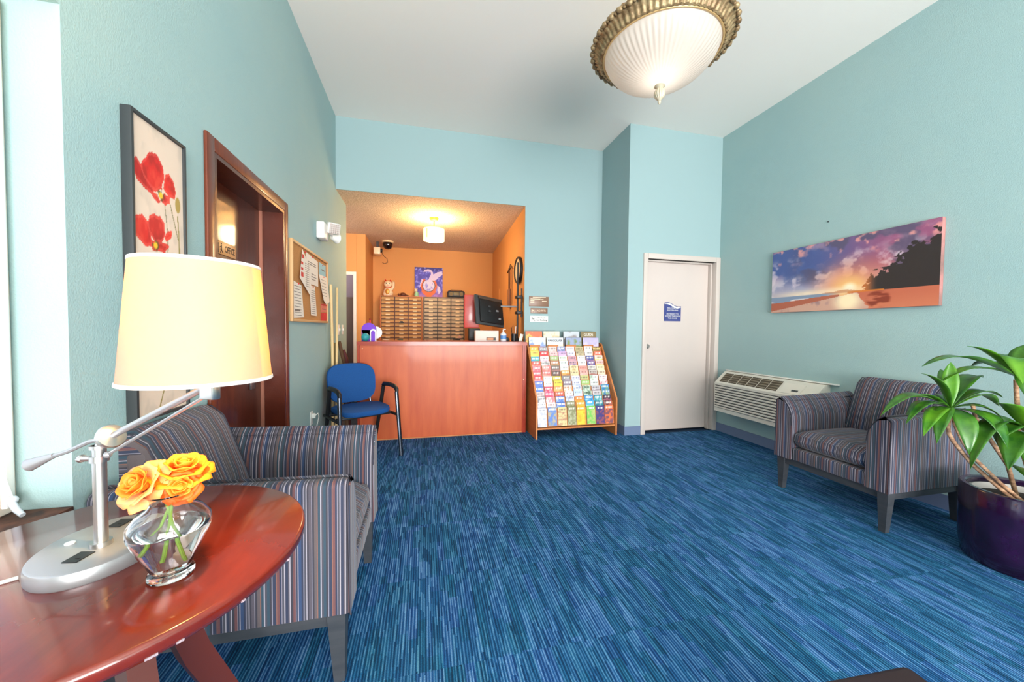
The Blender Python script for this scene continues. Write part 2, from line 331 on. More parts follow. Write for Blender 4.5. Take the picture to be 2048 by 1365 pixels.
# alcove behind the reception counter
struct('ceiling_alcove', MB().box(-2.5, 1.5, YB+.0125, 7.5, ZA, ZA+.1), popc)
struct('wall_alcove_right', MB().prism([(1.214, YB+.0125), (1.40, YB+.0125), (1.50, 7.5), (1.345, 7.5)], 0, ZA, 'xy'), orange)
struct('wall_alcove_back', MB().box(-.93, 1.345, 7.36, 7.5, 0, ZA), orange)
struct('wall_alcove_left', MB().box(-1.07, -.93, 6.46, 7.5, 0, ZA).box(-2.4, -1.0711, 6.46, 6.58, 2.11, ZA).box(-2.4, -1.9, 6.46, 6.58, 0, 2.11), orange)
struct('wall_hall', MB().box(-2.5, -2.4, 5, 7.6, 0, ZA).box(-2.4, -1.07, 7.5, 7.6, 0, ZA), mat('grey_blue_hall_paint', rgb(150, 150, 172), .8))
struct('wall_hall_near', MB().box(-2.5, XL-.15, 4.9, 5.0, 0, ZA), orange)
struct('door_3', MB().box(-1.9, -1.114, 6.44, 6.46, 2.06, 2.11).box(-1.114, -1.069, 6.43, 6.46, 0, 2.11).box(-1.95, -1.9, 6.43, 6.46, 0, 2.11), white)
hp = obj('hall_cabinet', MB().box(-1.95, -1.15, 6.95, 7.3, 0, 1.74, .01), mat('grey_brown_laminate', rgb(104, 92, 88), .5))
tag(hp, 'grey-brown tall cabinet seen through the white-framed doorway left of the counter', 'cabinet')
# office door (left wall)
d1 = struct('door_1', MB().box(-1.12, -1.08, 1.985, 2.86, 0, 2.0), dkwood)
for nm, mb in (('casing', MB().box(-.9455, -.930, 1.919, 1.985, 0, 2.066, .006)), ('casing', MB().box(-.9455, -.930, 2.86, 2.922, 0, 2.066, .006)), ('casing', MB().box(-.9455, -.930, 1.985, 2.86, 2.0, 2.066, .006)),
               ('jamb', MB().box(-1.096, -.934, 2.84, 2.86, 0, 2.0)), ('jamb', MB().box(-1.096, -.934, 1.985, 2.005, 0, 2.0)), ('jamb', MB().box(-1.096, -.934, 2.005, 2.84, 1.98, 2.0))):
    obj(nm, mb, trimwood if nm == 'casing' else dkwood, d1)
obj('door_stop', MB().box(-1.079, -1.06, 2.826, 2.84, 0, 1.98), mat('worn_pinkish_edge', rgb(170, 110, 90), .5), d1)
hd = MB().box(-1.079, -1.066, 2.66, 2.72, .80, .88, .004).box(-1.066, -1.04, 2.675, 2.80, .845, .868, .006)
obj('door_handle', hd, mat('pewter', rgb(130, 122, 124), .35, .7), d1, label='pewter lever handle')
sg = thing('office_sign', 'small tan plastic OFFICE sign with two figures on the dark wooden door', 'sign', mw=face((-1.079, 2.384, 1.632), 'left'))
obj('plate', MB().box(-.118, .118, -.036, .036, 0, .004, .0018), signgold, sg)
text('OFFICE', .05, inkdark, sg, .048, -.003, .0045, sx=.68, bold=.0012)
fg = MB().box(-.086, -.070, -.012, .022, .004, .0052).ball((-.078, .030, .0046), .0065, 8, (1, 1, .2)).box(-.086, -.079, -.032, -.012, .004, .0052).box(-.077, -.070, -.032, -.012, .004, .0052)
obj('figure', fg, inkdark, sg)
fg = MB().box(-.045, -.039, -.01, .013, .004, .0052).ball((-.042, .021, .0046), .005, 8, (1, 1, .2)).tube([(-.062, -.002, .0046), (-.042, .008, .0046)], .002, 4).tube([(-.055, -.03, .0046), (-.042, -.01, .0046), (-.03, -.028, .0046)], .002, 4).tube([(-.058, -.012, .0046), (-.044, -.008, .0046)], .002, 4)
obj('figure', fg, inkdark, sg)
# white door in the pillar wall
d2 = struct('door_2', MB().box(2.492, 3.413, 3.89, 3.93, .012, 2.028, .002), doorw)
for mb in (MB().box(2.436, 2.492, 3.772, 3.89, 0, 2.09, .004), MB().box(3.413, 3.469, 3.772, 3.89, 0, 2.09, .004), MB().box(2.492, 3.413, 3.772, 3.89, 2.03, 2.09, .004),
           MB().box(3.395, 3.413, 3.84, 3.889, 0, 2.03, .002), MB().box(2.492, 3.395, 3.84, 3.889, 2.012, 2.03, .002)):
    obj('door_frame', mb, framew, d2)
kb = MB().lathe([(.028, 0), (.028, .006), (.012, .01), (.012, .03), (.026, .04), (.028, .055), (.018, .066)], 16, M=face((2.545, 3.89, 1.02), 'back'))
obj('door_knob', kb, steel, d2, label='small round steel knob')
sg = thing('entrance_sign', 'small navy sign with a white wave on the off-white door', 'sign', mw=face((2.905, 3.889, 1.44), 'back'))
def wave(t): return .092+.018*math.sin(2*PI*(t*.85+.06))-.02*t
top = [(-.115+.23*i/20, wave(i/20)) for i in range(21)]
obj('plate', MB().prism([(-.115, -.12), (.115, -.12)]+top[::-1], 0, .004, 'xy'), navy, sg)
rib = [(x*.985, y-.008) for x, y in top]+[(x*.985, y-.008-.022*math.sin(PI*(i+2)/24)) for i, (x, y) in reversed(list(enumerate(top)))]
obj('wave_band', MB().prism(rib, .0042, .0055, 'xy'), white, sg)
for i, (t, yy) in enumerate((('WELCOME TO', .036), ('ANCORA INN', .010), ('ENTRANCE TO', -.034), ('ROOMS THROUGH', -.060), ('THIS DOOR', -.086))):
    text(t, .025, white, sg, 0, yy, .0045, sx=.95)
# baseboards
bb = MB().box(XR-.008, XR, -4.1, 3.77, 0, .10)
struct('baseboard_right', bb, basem); struct('baseboard_pillar', MB().box(2.232, 2.436, 3.782, 3.79, 0, .10).box(2.232, 2.24, 3.79, YB-.01, 0, .10), basem)
struct('baseboard_left', MB().box(XL, XL+.008, -4.1, 1.919, 0, .10).box(XL, XL+.008, 2.923, 5.0, 0, .10), basem)
# window in the left wall
w1 = struct('window_1', MB().box(-1.12, -1.066, 1.205, 1.264, .70, 2.054, .004).box(-1.12, -1.066, .101, .16, .70, 2.054, .004).box(-1.12, -1.066, .16, 1.205, .70, .76, .004).box(-1.12, -1.066, .16, 1.205, 1.99, 2.054, .004)
            .box(-1.108, -1.08, .66, .70, .76, 1.99), mat('cream_window_frame', rgb(236, 222, 208), .5))
obj('window_sash', MB().box(-1.066, -1.050, 1.222, 1.243, .72, 2.03, .004), white, w1)
obj('window_sill', MB().box(-1.09, XL+.004, .101, 1.264, .681, .70, .004), mat('worn_brown_sill', rgb(104, 62, 44), .7, var=((20, 20, 20), rgb(60, 36, 30), .4, .6)), w1)
obj('pane', MB().box(-1.096, -1.092, .16, 1.205, .76, 1.99), mat('thin_window_glass', (1, 1, 1, 1), 0, trans=1, ior=1.02), w1)
cd = MB().tube([(-1.035, 1.12, 1.35), (-1.04, 1.17, 1.05), (-1.042, 1.21, .80), (-1.038, 1.222, .742)], .0028, 8)
o = obj('blind_cord', cd, white); tag(o, 'white blind cord hanging at the window edge behind the round table', 'cord')
o = obj('cord_cleat', MB().tube([(-1.038, 1.216, .742), (-1.02, 1.208, .722), (-1.0, 1.198, .712)], [.008, .007, .006], 10).ball((-1.038, 1.22, .745), .011, 10), mat('milky_plastic', rgb(226, 232, 240), .3, trans=.3)); tag(o, 'milky plastic cord weight lying on the brown window sill', 'cord weight')

# ================================================================== RECEPTION
ct = thing('reception_counter', 'cherry-red laminate reception counter in front of the orange alcove', 'counter', (.24, 4.30, 0))
X0, X1 = -.92, .92
obj('front_panel', MB().box(X0+.022, X1-.045, -.152, -.132, .012, 1.018), cherry, ct)
obj('end_panel', MB().box(X0, X0+.02, -.16, .42, 0, 1.018), cherryd, ct); obj('end_panel', MB().box(X1-.02, X1, -.16, .147, 0, 1.018), cherryd, ct)
obj('corner_strip', MB().box(X1-.044, X1-.0205, -.158, -.14, 0, 1.018), cherryd, ct); obj('plinth_strip', MB().box(X0+.022, X1-.045, -.154, -.13, 0, .011), oak, ct)
obj('countertop', MB().prism([(X0-.005, -.175), (X1+.005, -.175), (X1+.005, .148), (X1+.03, .152), (X1+.02, .43), (X0-.005, .43)], 1.019, 1.058, 'xy'), cherryd, ct)
for px_, pz in ((X0+.05, .985), (X1-.03, .62)): obj('screw_cap', MB().ball((px_, -.158, pz), .006, 8, (1, .4, 1)), tagm, ct)
# back desk and key cubbies
dk = obj('back_desk', MB().box(-.90, 1.26, 6.72, 7.33, 0, .925).box(-.91, 1.27, 6.70, 7.345, .925, .95), cubw); tag(dk, 'low wooden back desk under the pigeonhole units, mostly hidden', 'desk')
CZ = 1.06
def cubby(name, label, x0, x1, n, side, shelf, back, rows, y0=7.06, y1=7.33):
    t = thing(name, label, 'pigeonholes', (x0, y0, .951)); w = x1-x0; D = y1-y0; H = 1.795-.951
    obj('side_panel', MB().box(0, .016, 0, D, 0, H), side, t); obj('side_panel', MB().box(w-.016, w, 0, D, 0, H), side, t)
    obj('top_panel', MB().box(.0165, w-.0165, 0, D, H-.016, H), side, t); obj('back_panel', MB().box(.0165, w-.0165, D-.008, D, 0, H-.0165), back, t)
    cw = (w-.032)/n
    for i in range(1, n): obj('divider', MB().box(.016+cw*i-.006, .016+cw*i+.006, .004, D-.009, 0, H-.0165), shelf, t)
    ph = (H-.02)/rows
    sme = MB().box(.008, cw-.008, .006, D*.8, -.006, .006).mesh('shelf', shelf, False); tme = MB().box(-.036, .036, -.004, .002, -.011, .012).mesh('label_tag', tagm, False)
    bme = MB().box(.0075, cw-.0075, .030, .036, .002, ph*.80).mesh('slot_back', back, False)
    for c in range(n):
        for r in range(rows):
            s_ = link('shelf', sme, t, Matrix.Translation((.016+cw*c, 0, ph*(r+.12)+.002)))
            link('label_tag', tme, s_, Matrix.Translation((cw/2, 0, .012)))
            link('slot_back', bme, t, Matrix.Translation((.016+cw*c, 0, ph*(r+.12)+.008)))
    return t
cubby('key_cubby', 'honey wood pigeonhole unit with lucky cat on top, left of the pair', -.775, -.03, 3, cubw, cubdark, cubback, 12)
cubby('key_cubby', 'greyish wood pigeonhole unit under the radio, right of the pair', -.015, .756, 3, cubg, cubgd, cubbackg, 12)
junkc = [mat('junk_brown', rgb(110, 70, 50), .6), black, mat('junk_grey', rgb(120, 124, 122), .5), paper, mat('junk_green', rgb(70, 96, 84), .6)]
def bundle(x, z, w, h, m, label):
    mb = MB()
    for k in range(3): mb.box(-w/2+k*.008, w/2-.01*k, -.01+.006*k, .004+.006*k, k*h/3, (k+1)*h/3-.001, .002, 1, Matrix.Rotation(.08*(k-1), 4, 'Y'))
    o = obj('paper_bundle', mb, m); o.location = (x, 7.04, z); tag(o, label, 'papers')
for i, (x, z, w, h, m, lb) in enumerate(((-.67, .958, .15, .045, paper, 'crumpled papers at the foot of the honey pigeonholes, first column'), (-.42, .958, .13, .05, junkc[4], 'dark green folded papers at the foot of the honey pigeonholes, second column'),
        (.08, .958, .12, .035, junkc[0], 'brown papers at the foot of the greyish pigeonholes, first column'), (.35, .958, .14, .03, black, 'black leaflet pile at the foot of the greyish pigeonholes, middle column'), (.60, .958, .17, .06, black, 'dark magazines stacked at the foot of the greyish pigeonholes, last column'),
        (.66, 1.03, .07, .05, mat('pinkish_paper', rgb(216, 176, 168), .6), 'pale pink note above the dark magazines in the greyish pigeonholes'), (-.40, 1.30, .09, .035, black, 'small black gadget in the middle column of the honey pigeonholes'))):
    bundle(x, z, w, h, m, lb)
# lucky cat
cat = thing('lucky_cat_figurine', 'white beckoning cat figurine with red ears on the honey pigeonholes', 'figurine', (-.645, 7.18, 1.797))
catw = mat('cream_ceramic', rgb(244, 220, 186), .3, coat=.3); catr = mat('red_ceramic', rgb(206, 50, 36), .4); gold = mat('gold_paint', rgb(200, 140, 60), .35, .3)
obj('body', MB().lathe([(.07, 0), (.088, .02), (.09, .06), (.075, .11), (.055, .15), (.04, .165)], 20).ball((-.05, -.05, .03), .035, 12, (1, 1.2, .8)).ball((.05, -.05, .03), .035, 12, (1, 1.2, .8)), catw, cat)
obj('head', MB().ball((0, -.01, .215), .07, 18, (1.05, .85, .9)), catw, cat)
for s in (-1, 1): obj('ear', MB().lathe([(.026, 0), (.014, .025), (.002, .042)], 8, M=Matrix.Translation((s*.043, 0, .262))), catr, cat, label='red ear')
obj('collar', MB().lathe([(.052, .148), (.06, .155), (.052, .166)], 20), catr, cat, label='red collar')
obj('raised_paw', MB().tube([(.06, -.01, .12), (.095, -.02, .17), (.098, -.03, .23), (.09, -.045, .262)], [.026, .025, .024, .028], 10), catw, cat)
obj('coin', MB().ball((-.005, -.085, .075), .042, 14, (.9, .3, 1.25)), gold, cat, label='gold oval coin')
for s in (-1, 1): obj('eye', MB().ball((s*.026, -.066, .226), .0085, 8, (1, .5, 1.2)), black, cat)
obj('mouth', MB().ball((0, -.071, .195), .012, 8, (1.3, .4, .6)), catr, cat)
# turtle, small figurine
tu = thing('turtle_figurine', 'small brown figurine on the pigeonholes between cat and bird poster', 'figurine', (-.38, 7.16, 1.797))
tb = mat('dark_brown_resin', rgb(92, 48, 32), .5)
obj('shell', MB().ball((0, 0, .035), .05, 14, (1.1, .8, .7)).box(-.09, .1, -.03, .03, 0, .015, .005), tb, tu); obj('head', MB().ball((-.075, -.02, .03), .02, 10), tb, tu); obj('tail', MB().tube([(.05, 0, .03), (.11, -.01, .012)], [.012, .004], 6), tb, tu)
fgn = thing('small_figurine', 'small white and green figurine in front of the bird poster corner', 'figurine', (-.135, 7.12, 1.797))
obj('body', MB().lathe([(.035, 0), (.045, .03), (.03, .08), (.012, .10)], 14), mat('mint_ceramic', rgb(150, 200, 160), .4), fgn); obj('head', MB().ball((-.012, -.01, .115), .03, 12), catw, fgn)
obj('ear', MB().ball((-.03, -.01, .142), .010, 8), catw, fgn); obj('ear', MB().ball((.008, -.01, .144), .010, 8), catw, fgn)
# bird poster
def bird(U, V):
    n = vnoise(U, V, 14, 14, 5, 3); C = np.zeros(U.shape+(3,))+np.array((62, 52, 168.)); C = mixc(C, (96, 90, 206), sm(n, .35, .7)); C = mixc(C, (150, 150, 232), sm(n, .62, .75))
    C = mixc(C, (34, 16, 112), sm(V, .8, 1.0)*.9*(1-sm(n, .55, .7))); C = mixc(C, (186, 120, 190), sm(.28-V, 0, .25)*.8)
    bl = lambda cx, cy, rx, ry, a=0: 1-sm(np.hypot(((U-cx)*math.cos(a)+(V-cy)*math.sin(a))/rx, (-(U-cx)*math.sin(a)+(V-cy)*math.cos(a))/ry), .85, 1.1)
    r = np.hypot((U-.50)*.95, (V-.40)*1.05)
    C = mixc(C, (216, 208, 234), 1-sm(r, .19, .21)); C = mixc(C, (150, 140, 214), (1-sm(r, .17, .2))*sm(vnoise(U, V, 22, 22, 9, 2), .5, .7))
    ring = sm(r, .2, .215)*(1-sm(r, .275, .29)); ang = np.arctan2(U-.5, V-.4)
    C = mixc(C, (222, 96, 40), ring*sm(np.abs(ang), .5, .7)); C = mixc(C, (60, 50, 20), sm(r, .195, .205)*(1-sm(r, .215, .225))*sm(np.abs(ang), .5, .7))
    C = mixc(C, (234, 104, 40), bl(.5, .07, .10, .12)); C = mixc(C, (234, 104, 40), bl(.38, .13, .17, .05, -.6)); C = mixc(C, (234, 104, 40), bl(.62, .13, .17, .05, .6))
    W_ = (226, 206, 232)
    for p in ([(.30, .84), (.34, .91), (.46, .945), (.58, .92), (.66, .84), (.66, .74), (.60, .66), (.66, .60), (.62, .50), (.56, .42), (.50, .50), (.50, .60), (.52, .68), (.58, .76), (.58, .83), (.50, .87), (.42, .86)],
              [(.58, .62), (.68, .78), (.82, .86), (.98, .885), (.99, .78), (.92, .72), (.84, .68), (.78, .60), (.68, .56)], [(.80, .42), (.90, .36), (.93, .22), (.87, .12), (.82, .26)], [(.24, .62), (.30, .58), (.22, .40), (.16, .30)]):
        C = mixc(C, W_, poly(p, U+(n-.5)*.03, V)*.92)
    return C
ps = thing('bird_poster', 'violet painting of a white bird and an orange ring above the pigeonholes', 'poster', mw=face((.087, 7.34, 2.09), 'back'))
obj('backing', MB().box(-.262, .262, -.29, .29, 0, .012), paper, ps); painted('print', .524, .578, 70, 76, bird, paintm, ps, th=.0125)
# radio
rd = thing('radio', 'dark rounded portable radio on top of the greyish pigeonholes', 'radio', (.595, 7.16, 1.797))
obj('case', MB().box(-.165, .165, -.06, .08, 0, .135, .035, 4), dgrey, rd)
for s in (-1, 1): obj('speaker', MB().cyl(.036, 0, .006, 18, M=face((s*.095, -.0605, .068), 'back')), mat('bronze_mesh', rgb(110, 88, 50), .5, .3), rd)
obj('display', MB().box(-.05, .05, -.064, -.06, .045, .10, .002), mat('olive_display', rgb(120, 104, 60), .4), rd); obj('handle', MB().tube([(-.11, 0, .13), (-.10, 0, .15), (.10, 0, .15), (.11, 0, .13)], .006, 6), black, rd)
# CCTV and dome
cc = thing('dome_camera', 'black dome security camera hanging from the alcove ceiling corner', 'camera', (-.62, 6.85, ZA))
obj('mount', MB().cyl(.1, -.03, 0, 22), tagm, cc); obj('dome', MB().ball((0, 0, -.06), .085, 18, (1, 1, 1)), mat('smoked_dome', rgb(18, 12, 16), .12, coat=.5), cc)
cb = thing('box_camera', 'white box security camera with dangling cable beside the black dome', 'camera', (-.80, 6.95, ZA-.17))
obj('housing', MB().box(-.055, .055, -.10, .10, -.06, .06, .012, 3), catw, cb); obj('lens', MB().cyl(.035, 0, .03, 16, M=Matrix.Translation((.055, -.05, .01)) @ Matrix.Rotation(PI/2, 4, 'Y')), black, cb)
obj('bracket', MB().box(-.02, .02, -.02, .02, .06, .17), dgrey, cb); obj('cable', MB().tube([(.07, 0, -.02), (.11, 0, -.08), (.16, -.01, -.12), (.17, 0, -.18), (.12, 0, -.21), (.08, 0, -.19)], .006, 6), canew, cb)
# alcove ceiling lamp
al = thing('alcove_ceiling_light', 'small cream drum ceiling light glowing in the orange alcove', 'ceiling light', (.131, 5.25, ZA))
obj('canopy', MB().lathe([(.012, -.045), (.05, -.035), (.063, -.012), (.063, 0)], 22), gold, al); obj('stem', MB().cyl(.008, -.15, -.04, 10), gold, al)
obj('drum_shade', MB().lathe([(.142, -.155), (.142, -.31), (.139, -.31), (.139, -.155)], 36, cap=False), drumm, al); obj('diffuser', MB().lathe([(.137, -.300), (.08, -.305), (.001, -.306)], 36, cap=False), drumm, al)
obj('finial', MB().cyl(.013, -.318, -.304, 10), dgrey, al); obj('shade_clip', MB().box(-.1, -.09, -.108, -.102, -.29, -.175), antique, al)
point('alcove_bulb', (.131, 5.25, ZA-.20), LP['alcove'], (1, .70, .36), .06)
point('alcove_glow', (.131, 5.25, ZA-.40), LP['alcove']*.9, (1, .74, .42), .12)
# wall clock etc on the alcove right wall
fr = face((1.226, 4.73, 1.98), 'right')
ck = thing('wall_clock', 'round black-rimmed wall clock on the orange alcove side wall', 'clock', mw=fr)
obj('rim', MB().lathe([(.172, 0), (.175, .035), (.165, .045), (.150, .040), (.150, .02)], 36, cap=False).cyl(.165, .0, .004, 30), black, ck); obj('clock_face', MB().cyl(.150, .005, .03, 36), catw, ck)
obj('hand', MB().box(-.005, .005, -.01, .09, .031, .034), black, ck); obj('hand', MB().box(-.01, .07, -.005, .005, .031, .034), black, ck)
wf_ = thing('hanging_wooden_rack', 'dark wooden hanging with strips and a peaked top below the clock', 'wall hanging', mw=face((1.26, 5.38, 1.86), 'right'))
obj('peaked_top', MB().prism([(-.22, .21), (0, .31), (.22, .21), (0, .25)], .002, .02, 'xy'), canew, wf_)
for x in (-.12, -.05, .05, .12): obj('strip', MB().box(x-.012, x+.012, -.30+.05*abs(x), .23, .004, .014), mat('honey_strip', rgb(112, 70, 42), .5), wf_)
obj('box', MB().box(-.06, .06, -.33, -.06, .016, .05, .004), mat('light_wood_box', rgb(150, 100, 66), .5), wf_)
o = obj('wall_note', MB().box(-.05, .05, -.12, .12, 0, .002), mat('peach_note', rgb(238, 178, 116), .7), mw=face((1.302, 6.45, 1.80), 'right')); tag(o, 'peach paper note on the orange side wall behind the monitor', 'note')
pm = thing('pole_stand', 'black pole and grey arm holding the monitor from the side wall', 'monitor arm', (1.17, 4.62, 1.059))
obj('pole', MB().cyl(.012, 0, 1.0, 12), black, pm); obj('pole', MB().cyl(.009, .30, .66, 10, M=Matrix.Translation((.028, -.09, 0))), black, pm)
for z in (.36, .56): obj('clamp', MB().box(-.03, .04, -.10, .03, z-.02, z+.015, .005), black, pm)
obj('arm', MB().box(-.225, -.012, -.016, .004, .425, .446, .004), mat('grey_arm_metal', rgb(120, 116, 116), .5), pm); obj('base', MB().lathe([(.05, 0), (.045, .02), (.014, .035)], 16), black, pm)
# monitor seen from behind
mn = thing('monitor', 'black flat monitor seen from behind on the reception counter', 'monitor', mw=Matrix.Translation((.80, 4.58, 1.43)) @ Matrix.Rotation(math.radians(28), 4, 'Z') @ Matrix.Rotation(math.radians(-16), 4, 'X') @ Matrix.Rotation(math.radians(7), 4, 'Y'))
obj('bezel', MB().box(-.21, .21, .0, .03, -.19, .19, .006), dgrey, mn); obj('rear_housing', MB().box(-.165, .195, -.03, -.001, -.165, .13, .012), black, mn)
obj('screen', MB().box(-.19, .19, .0301, .032, -.17, .17), black, mn)
obj('top_vent', MB().box(-.17, .19, -.022, -.001, .135, .172, .004), mat('brown_vent', rgb(70, 54, 44), .5), mn)
for i, (x, z) in enumerate(((.09, .0), (.12, -.10), (-.03, -.02), (-.03, .04))): obj('connector', MB().box(x-.018, x+.018, -.045, -.0302, z-.012, z+.012, .003), silver if i < 2 else dgrey, mn)
ms = MB().box(-.012, .035, -.30, .12, -.09, .26); 
ob = obj('red_board', MB().box(-.10, .10, -.012, .012, -.215, .215, .012, 3), mat('glossy_red_plastic', rgb(196, 70, 62), .3, coat=.3)); ob.matrix_local = Matrix.Translation((.60, 4.78, 1.43)) @ Matrix.Rotation(math.radians(-4), 4, 'Z'); tag(ob, 'glossy red panel standing upright behind the monitor', 'panel')
o = obj('black_stand', MB().box(-.07, .07, -.06, .06, 0, .15, .004), black); o.location = (.62, 4.70, 1.059); tag(o, 'black stand foot under the glossy red panel', 'stand')
pb = thing('card_box', 'white cardboard box with an orange label on the counter below the monitor', 'box', (.735, 4.42, 1.059))
obj('box', MB().box(-.14, .14, -.05, .05, 0, .125, .003), mat('off_white_card', rgb(222, 206, 196), .6), pb); obj('box_label', MB().box(-.01, .105, -.053, -.0505, .01, .045), black, pb); obj('box_label', MB().box(.002, .075, -.055, -.0532, .014, .038), mat('orange_label', rgb(226, 138, 92), .5), pb)
bt = thing('hand_sanitizer', 'clear pump bottle with a blue label beside the white card box', 'bottle', (.945, 4.43, 1.059))
obj('bottle', MB().lathe([(.036, 0), (.038, .01), (.038, .085), (.02, .105), (.012, .11)], 18), mat('milky_bottle', rgb(226, 226, 230), .25), bt); obj('pump', MB().cyl(.010, .11, .14, 10).box(-.006, .03, -.006, .006, .135, .147, .003), white, bt); obj('bottle_label', MB().lathe([(.0388, .025), (.0388, .07)], 18, cap=False), mat('blue_label', rgb(92, 140, 200), .4), bt)
pn = thing('pen_cup', 'black cup of pens on the right end of the counter', 'pen cup', (1.075, 4.42, 1.059))
obj('cup', MB().lathe([(.03, 0), (.033, .09), (.030, .09), (.027, .004)], 16), black, pn)
for k, (a, b_, m_) in enumerate(((.01, .01, redink), (-.012, .004, black), (.006, -.014, paper), (-.008, -.012, canew))): obj('pen', MB().tube([(a, b_, .01), (a*2.6, b_*2.6, .16+.01*k)], .0045, 6), m_, pn)
pn = thing('card_holder', 'small leaning white card stand at the counter end near the alcove wall', 'card stand', (1.15, 4.40, 1.059))
obj('card', MB().box(-.02, .02, -.003, .003, 0, .09, 0, 1, Matrix.Rotation(.25, 4, 'Y')), paper, pn); obj('foot', MB().box(-.022, .022, -.02, .02, 0, .006), black, pn)
o = obj('stapler', MB().box(-.03, .03, -.07, .05, 0, .018, .006).box(-.02, .02, -.07, .04, .022, .045, .008, 2, Matrix.Rotation(.1, 4, 'X')), black); o.location = (1.01, 4.55, 1.059); tag(o, 'black stapler on the counter behind the pump bottle', 'stapler')
# purple bits at the left end of the counter
pur = mat('purple_plastic', rgb(110, 36, 196), .35); pd = thing('purple_dispenser', 'purple arched plastic dispenser with white trim on the counter left end', 'dispenser', (-.585, 4.38, 1.059))
obj('body', MB().lathe([(.075, -.03), (.075, .03)], 28, M=Matrix.Translation((-.01, 0, .125)) @ Matrix.Rotation(PI/2, 4, 'X')).box(-.085, .065, -.03, .03, 0, .12), pur, pd)
arch = [(.005, .0), (.005, .10)]+[(.038-.033*math.cos(PI*k/8), .10+.033*math.sin(PI*k/8)) for k in range(1, 8)]+[(.071, .10), (.071, 0)]
obj('arch_trim', MB().prism(arch, -.046, -.031, 'xz'), white, pd); arch2 = [(.018, 0), (.018, .095)]+[(.038-.02*math.cos(PI*k/8), .095+.02*math.sin(PI*k/8)) for k in range(1, 8)]+[(.058, .095), (.058, 0)]
obj('arch_front', MB().prism(arch2, -.056, -.0465, 'xz'), pur, pd)
o = obj('white_disc', MB().lathe([(.07, 0), (.07, .02)], 28, M=Matrix.Rotation(PI/2, 4, 'X')), white); o.location = (-.535, 4.47, 1.059+.092); tag(o, 'white round disc standing behind the purple dispenser', 'disc')
o = obj('teal_ball', MB().ball((0, 0, .044), .044, 20), mat('teal_rubber', rgb(40, 140, 150), .45)); o.location = (-.618, 4.27, 1.059); tag(o, 'teal rubber ball in front of the purple dispenser', 'ball')
o = thing('red_bottle', 'small red bottle behind the purple dispenser', 'bottle', (-.615, 4.60, 1.059)); obj('bottle', MB().lathe([(.022, 0), (.022, .16), (.01, .19), (.01, .235)], 14), mat('red_plastic', rgb(220, 60, 40), .4), o); obj('cap', MB().cyl(.012, .235, .25, 10), mat('dark_red_cap', rgb(150, 30, 24), .4), o)

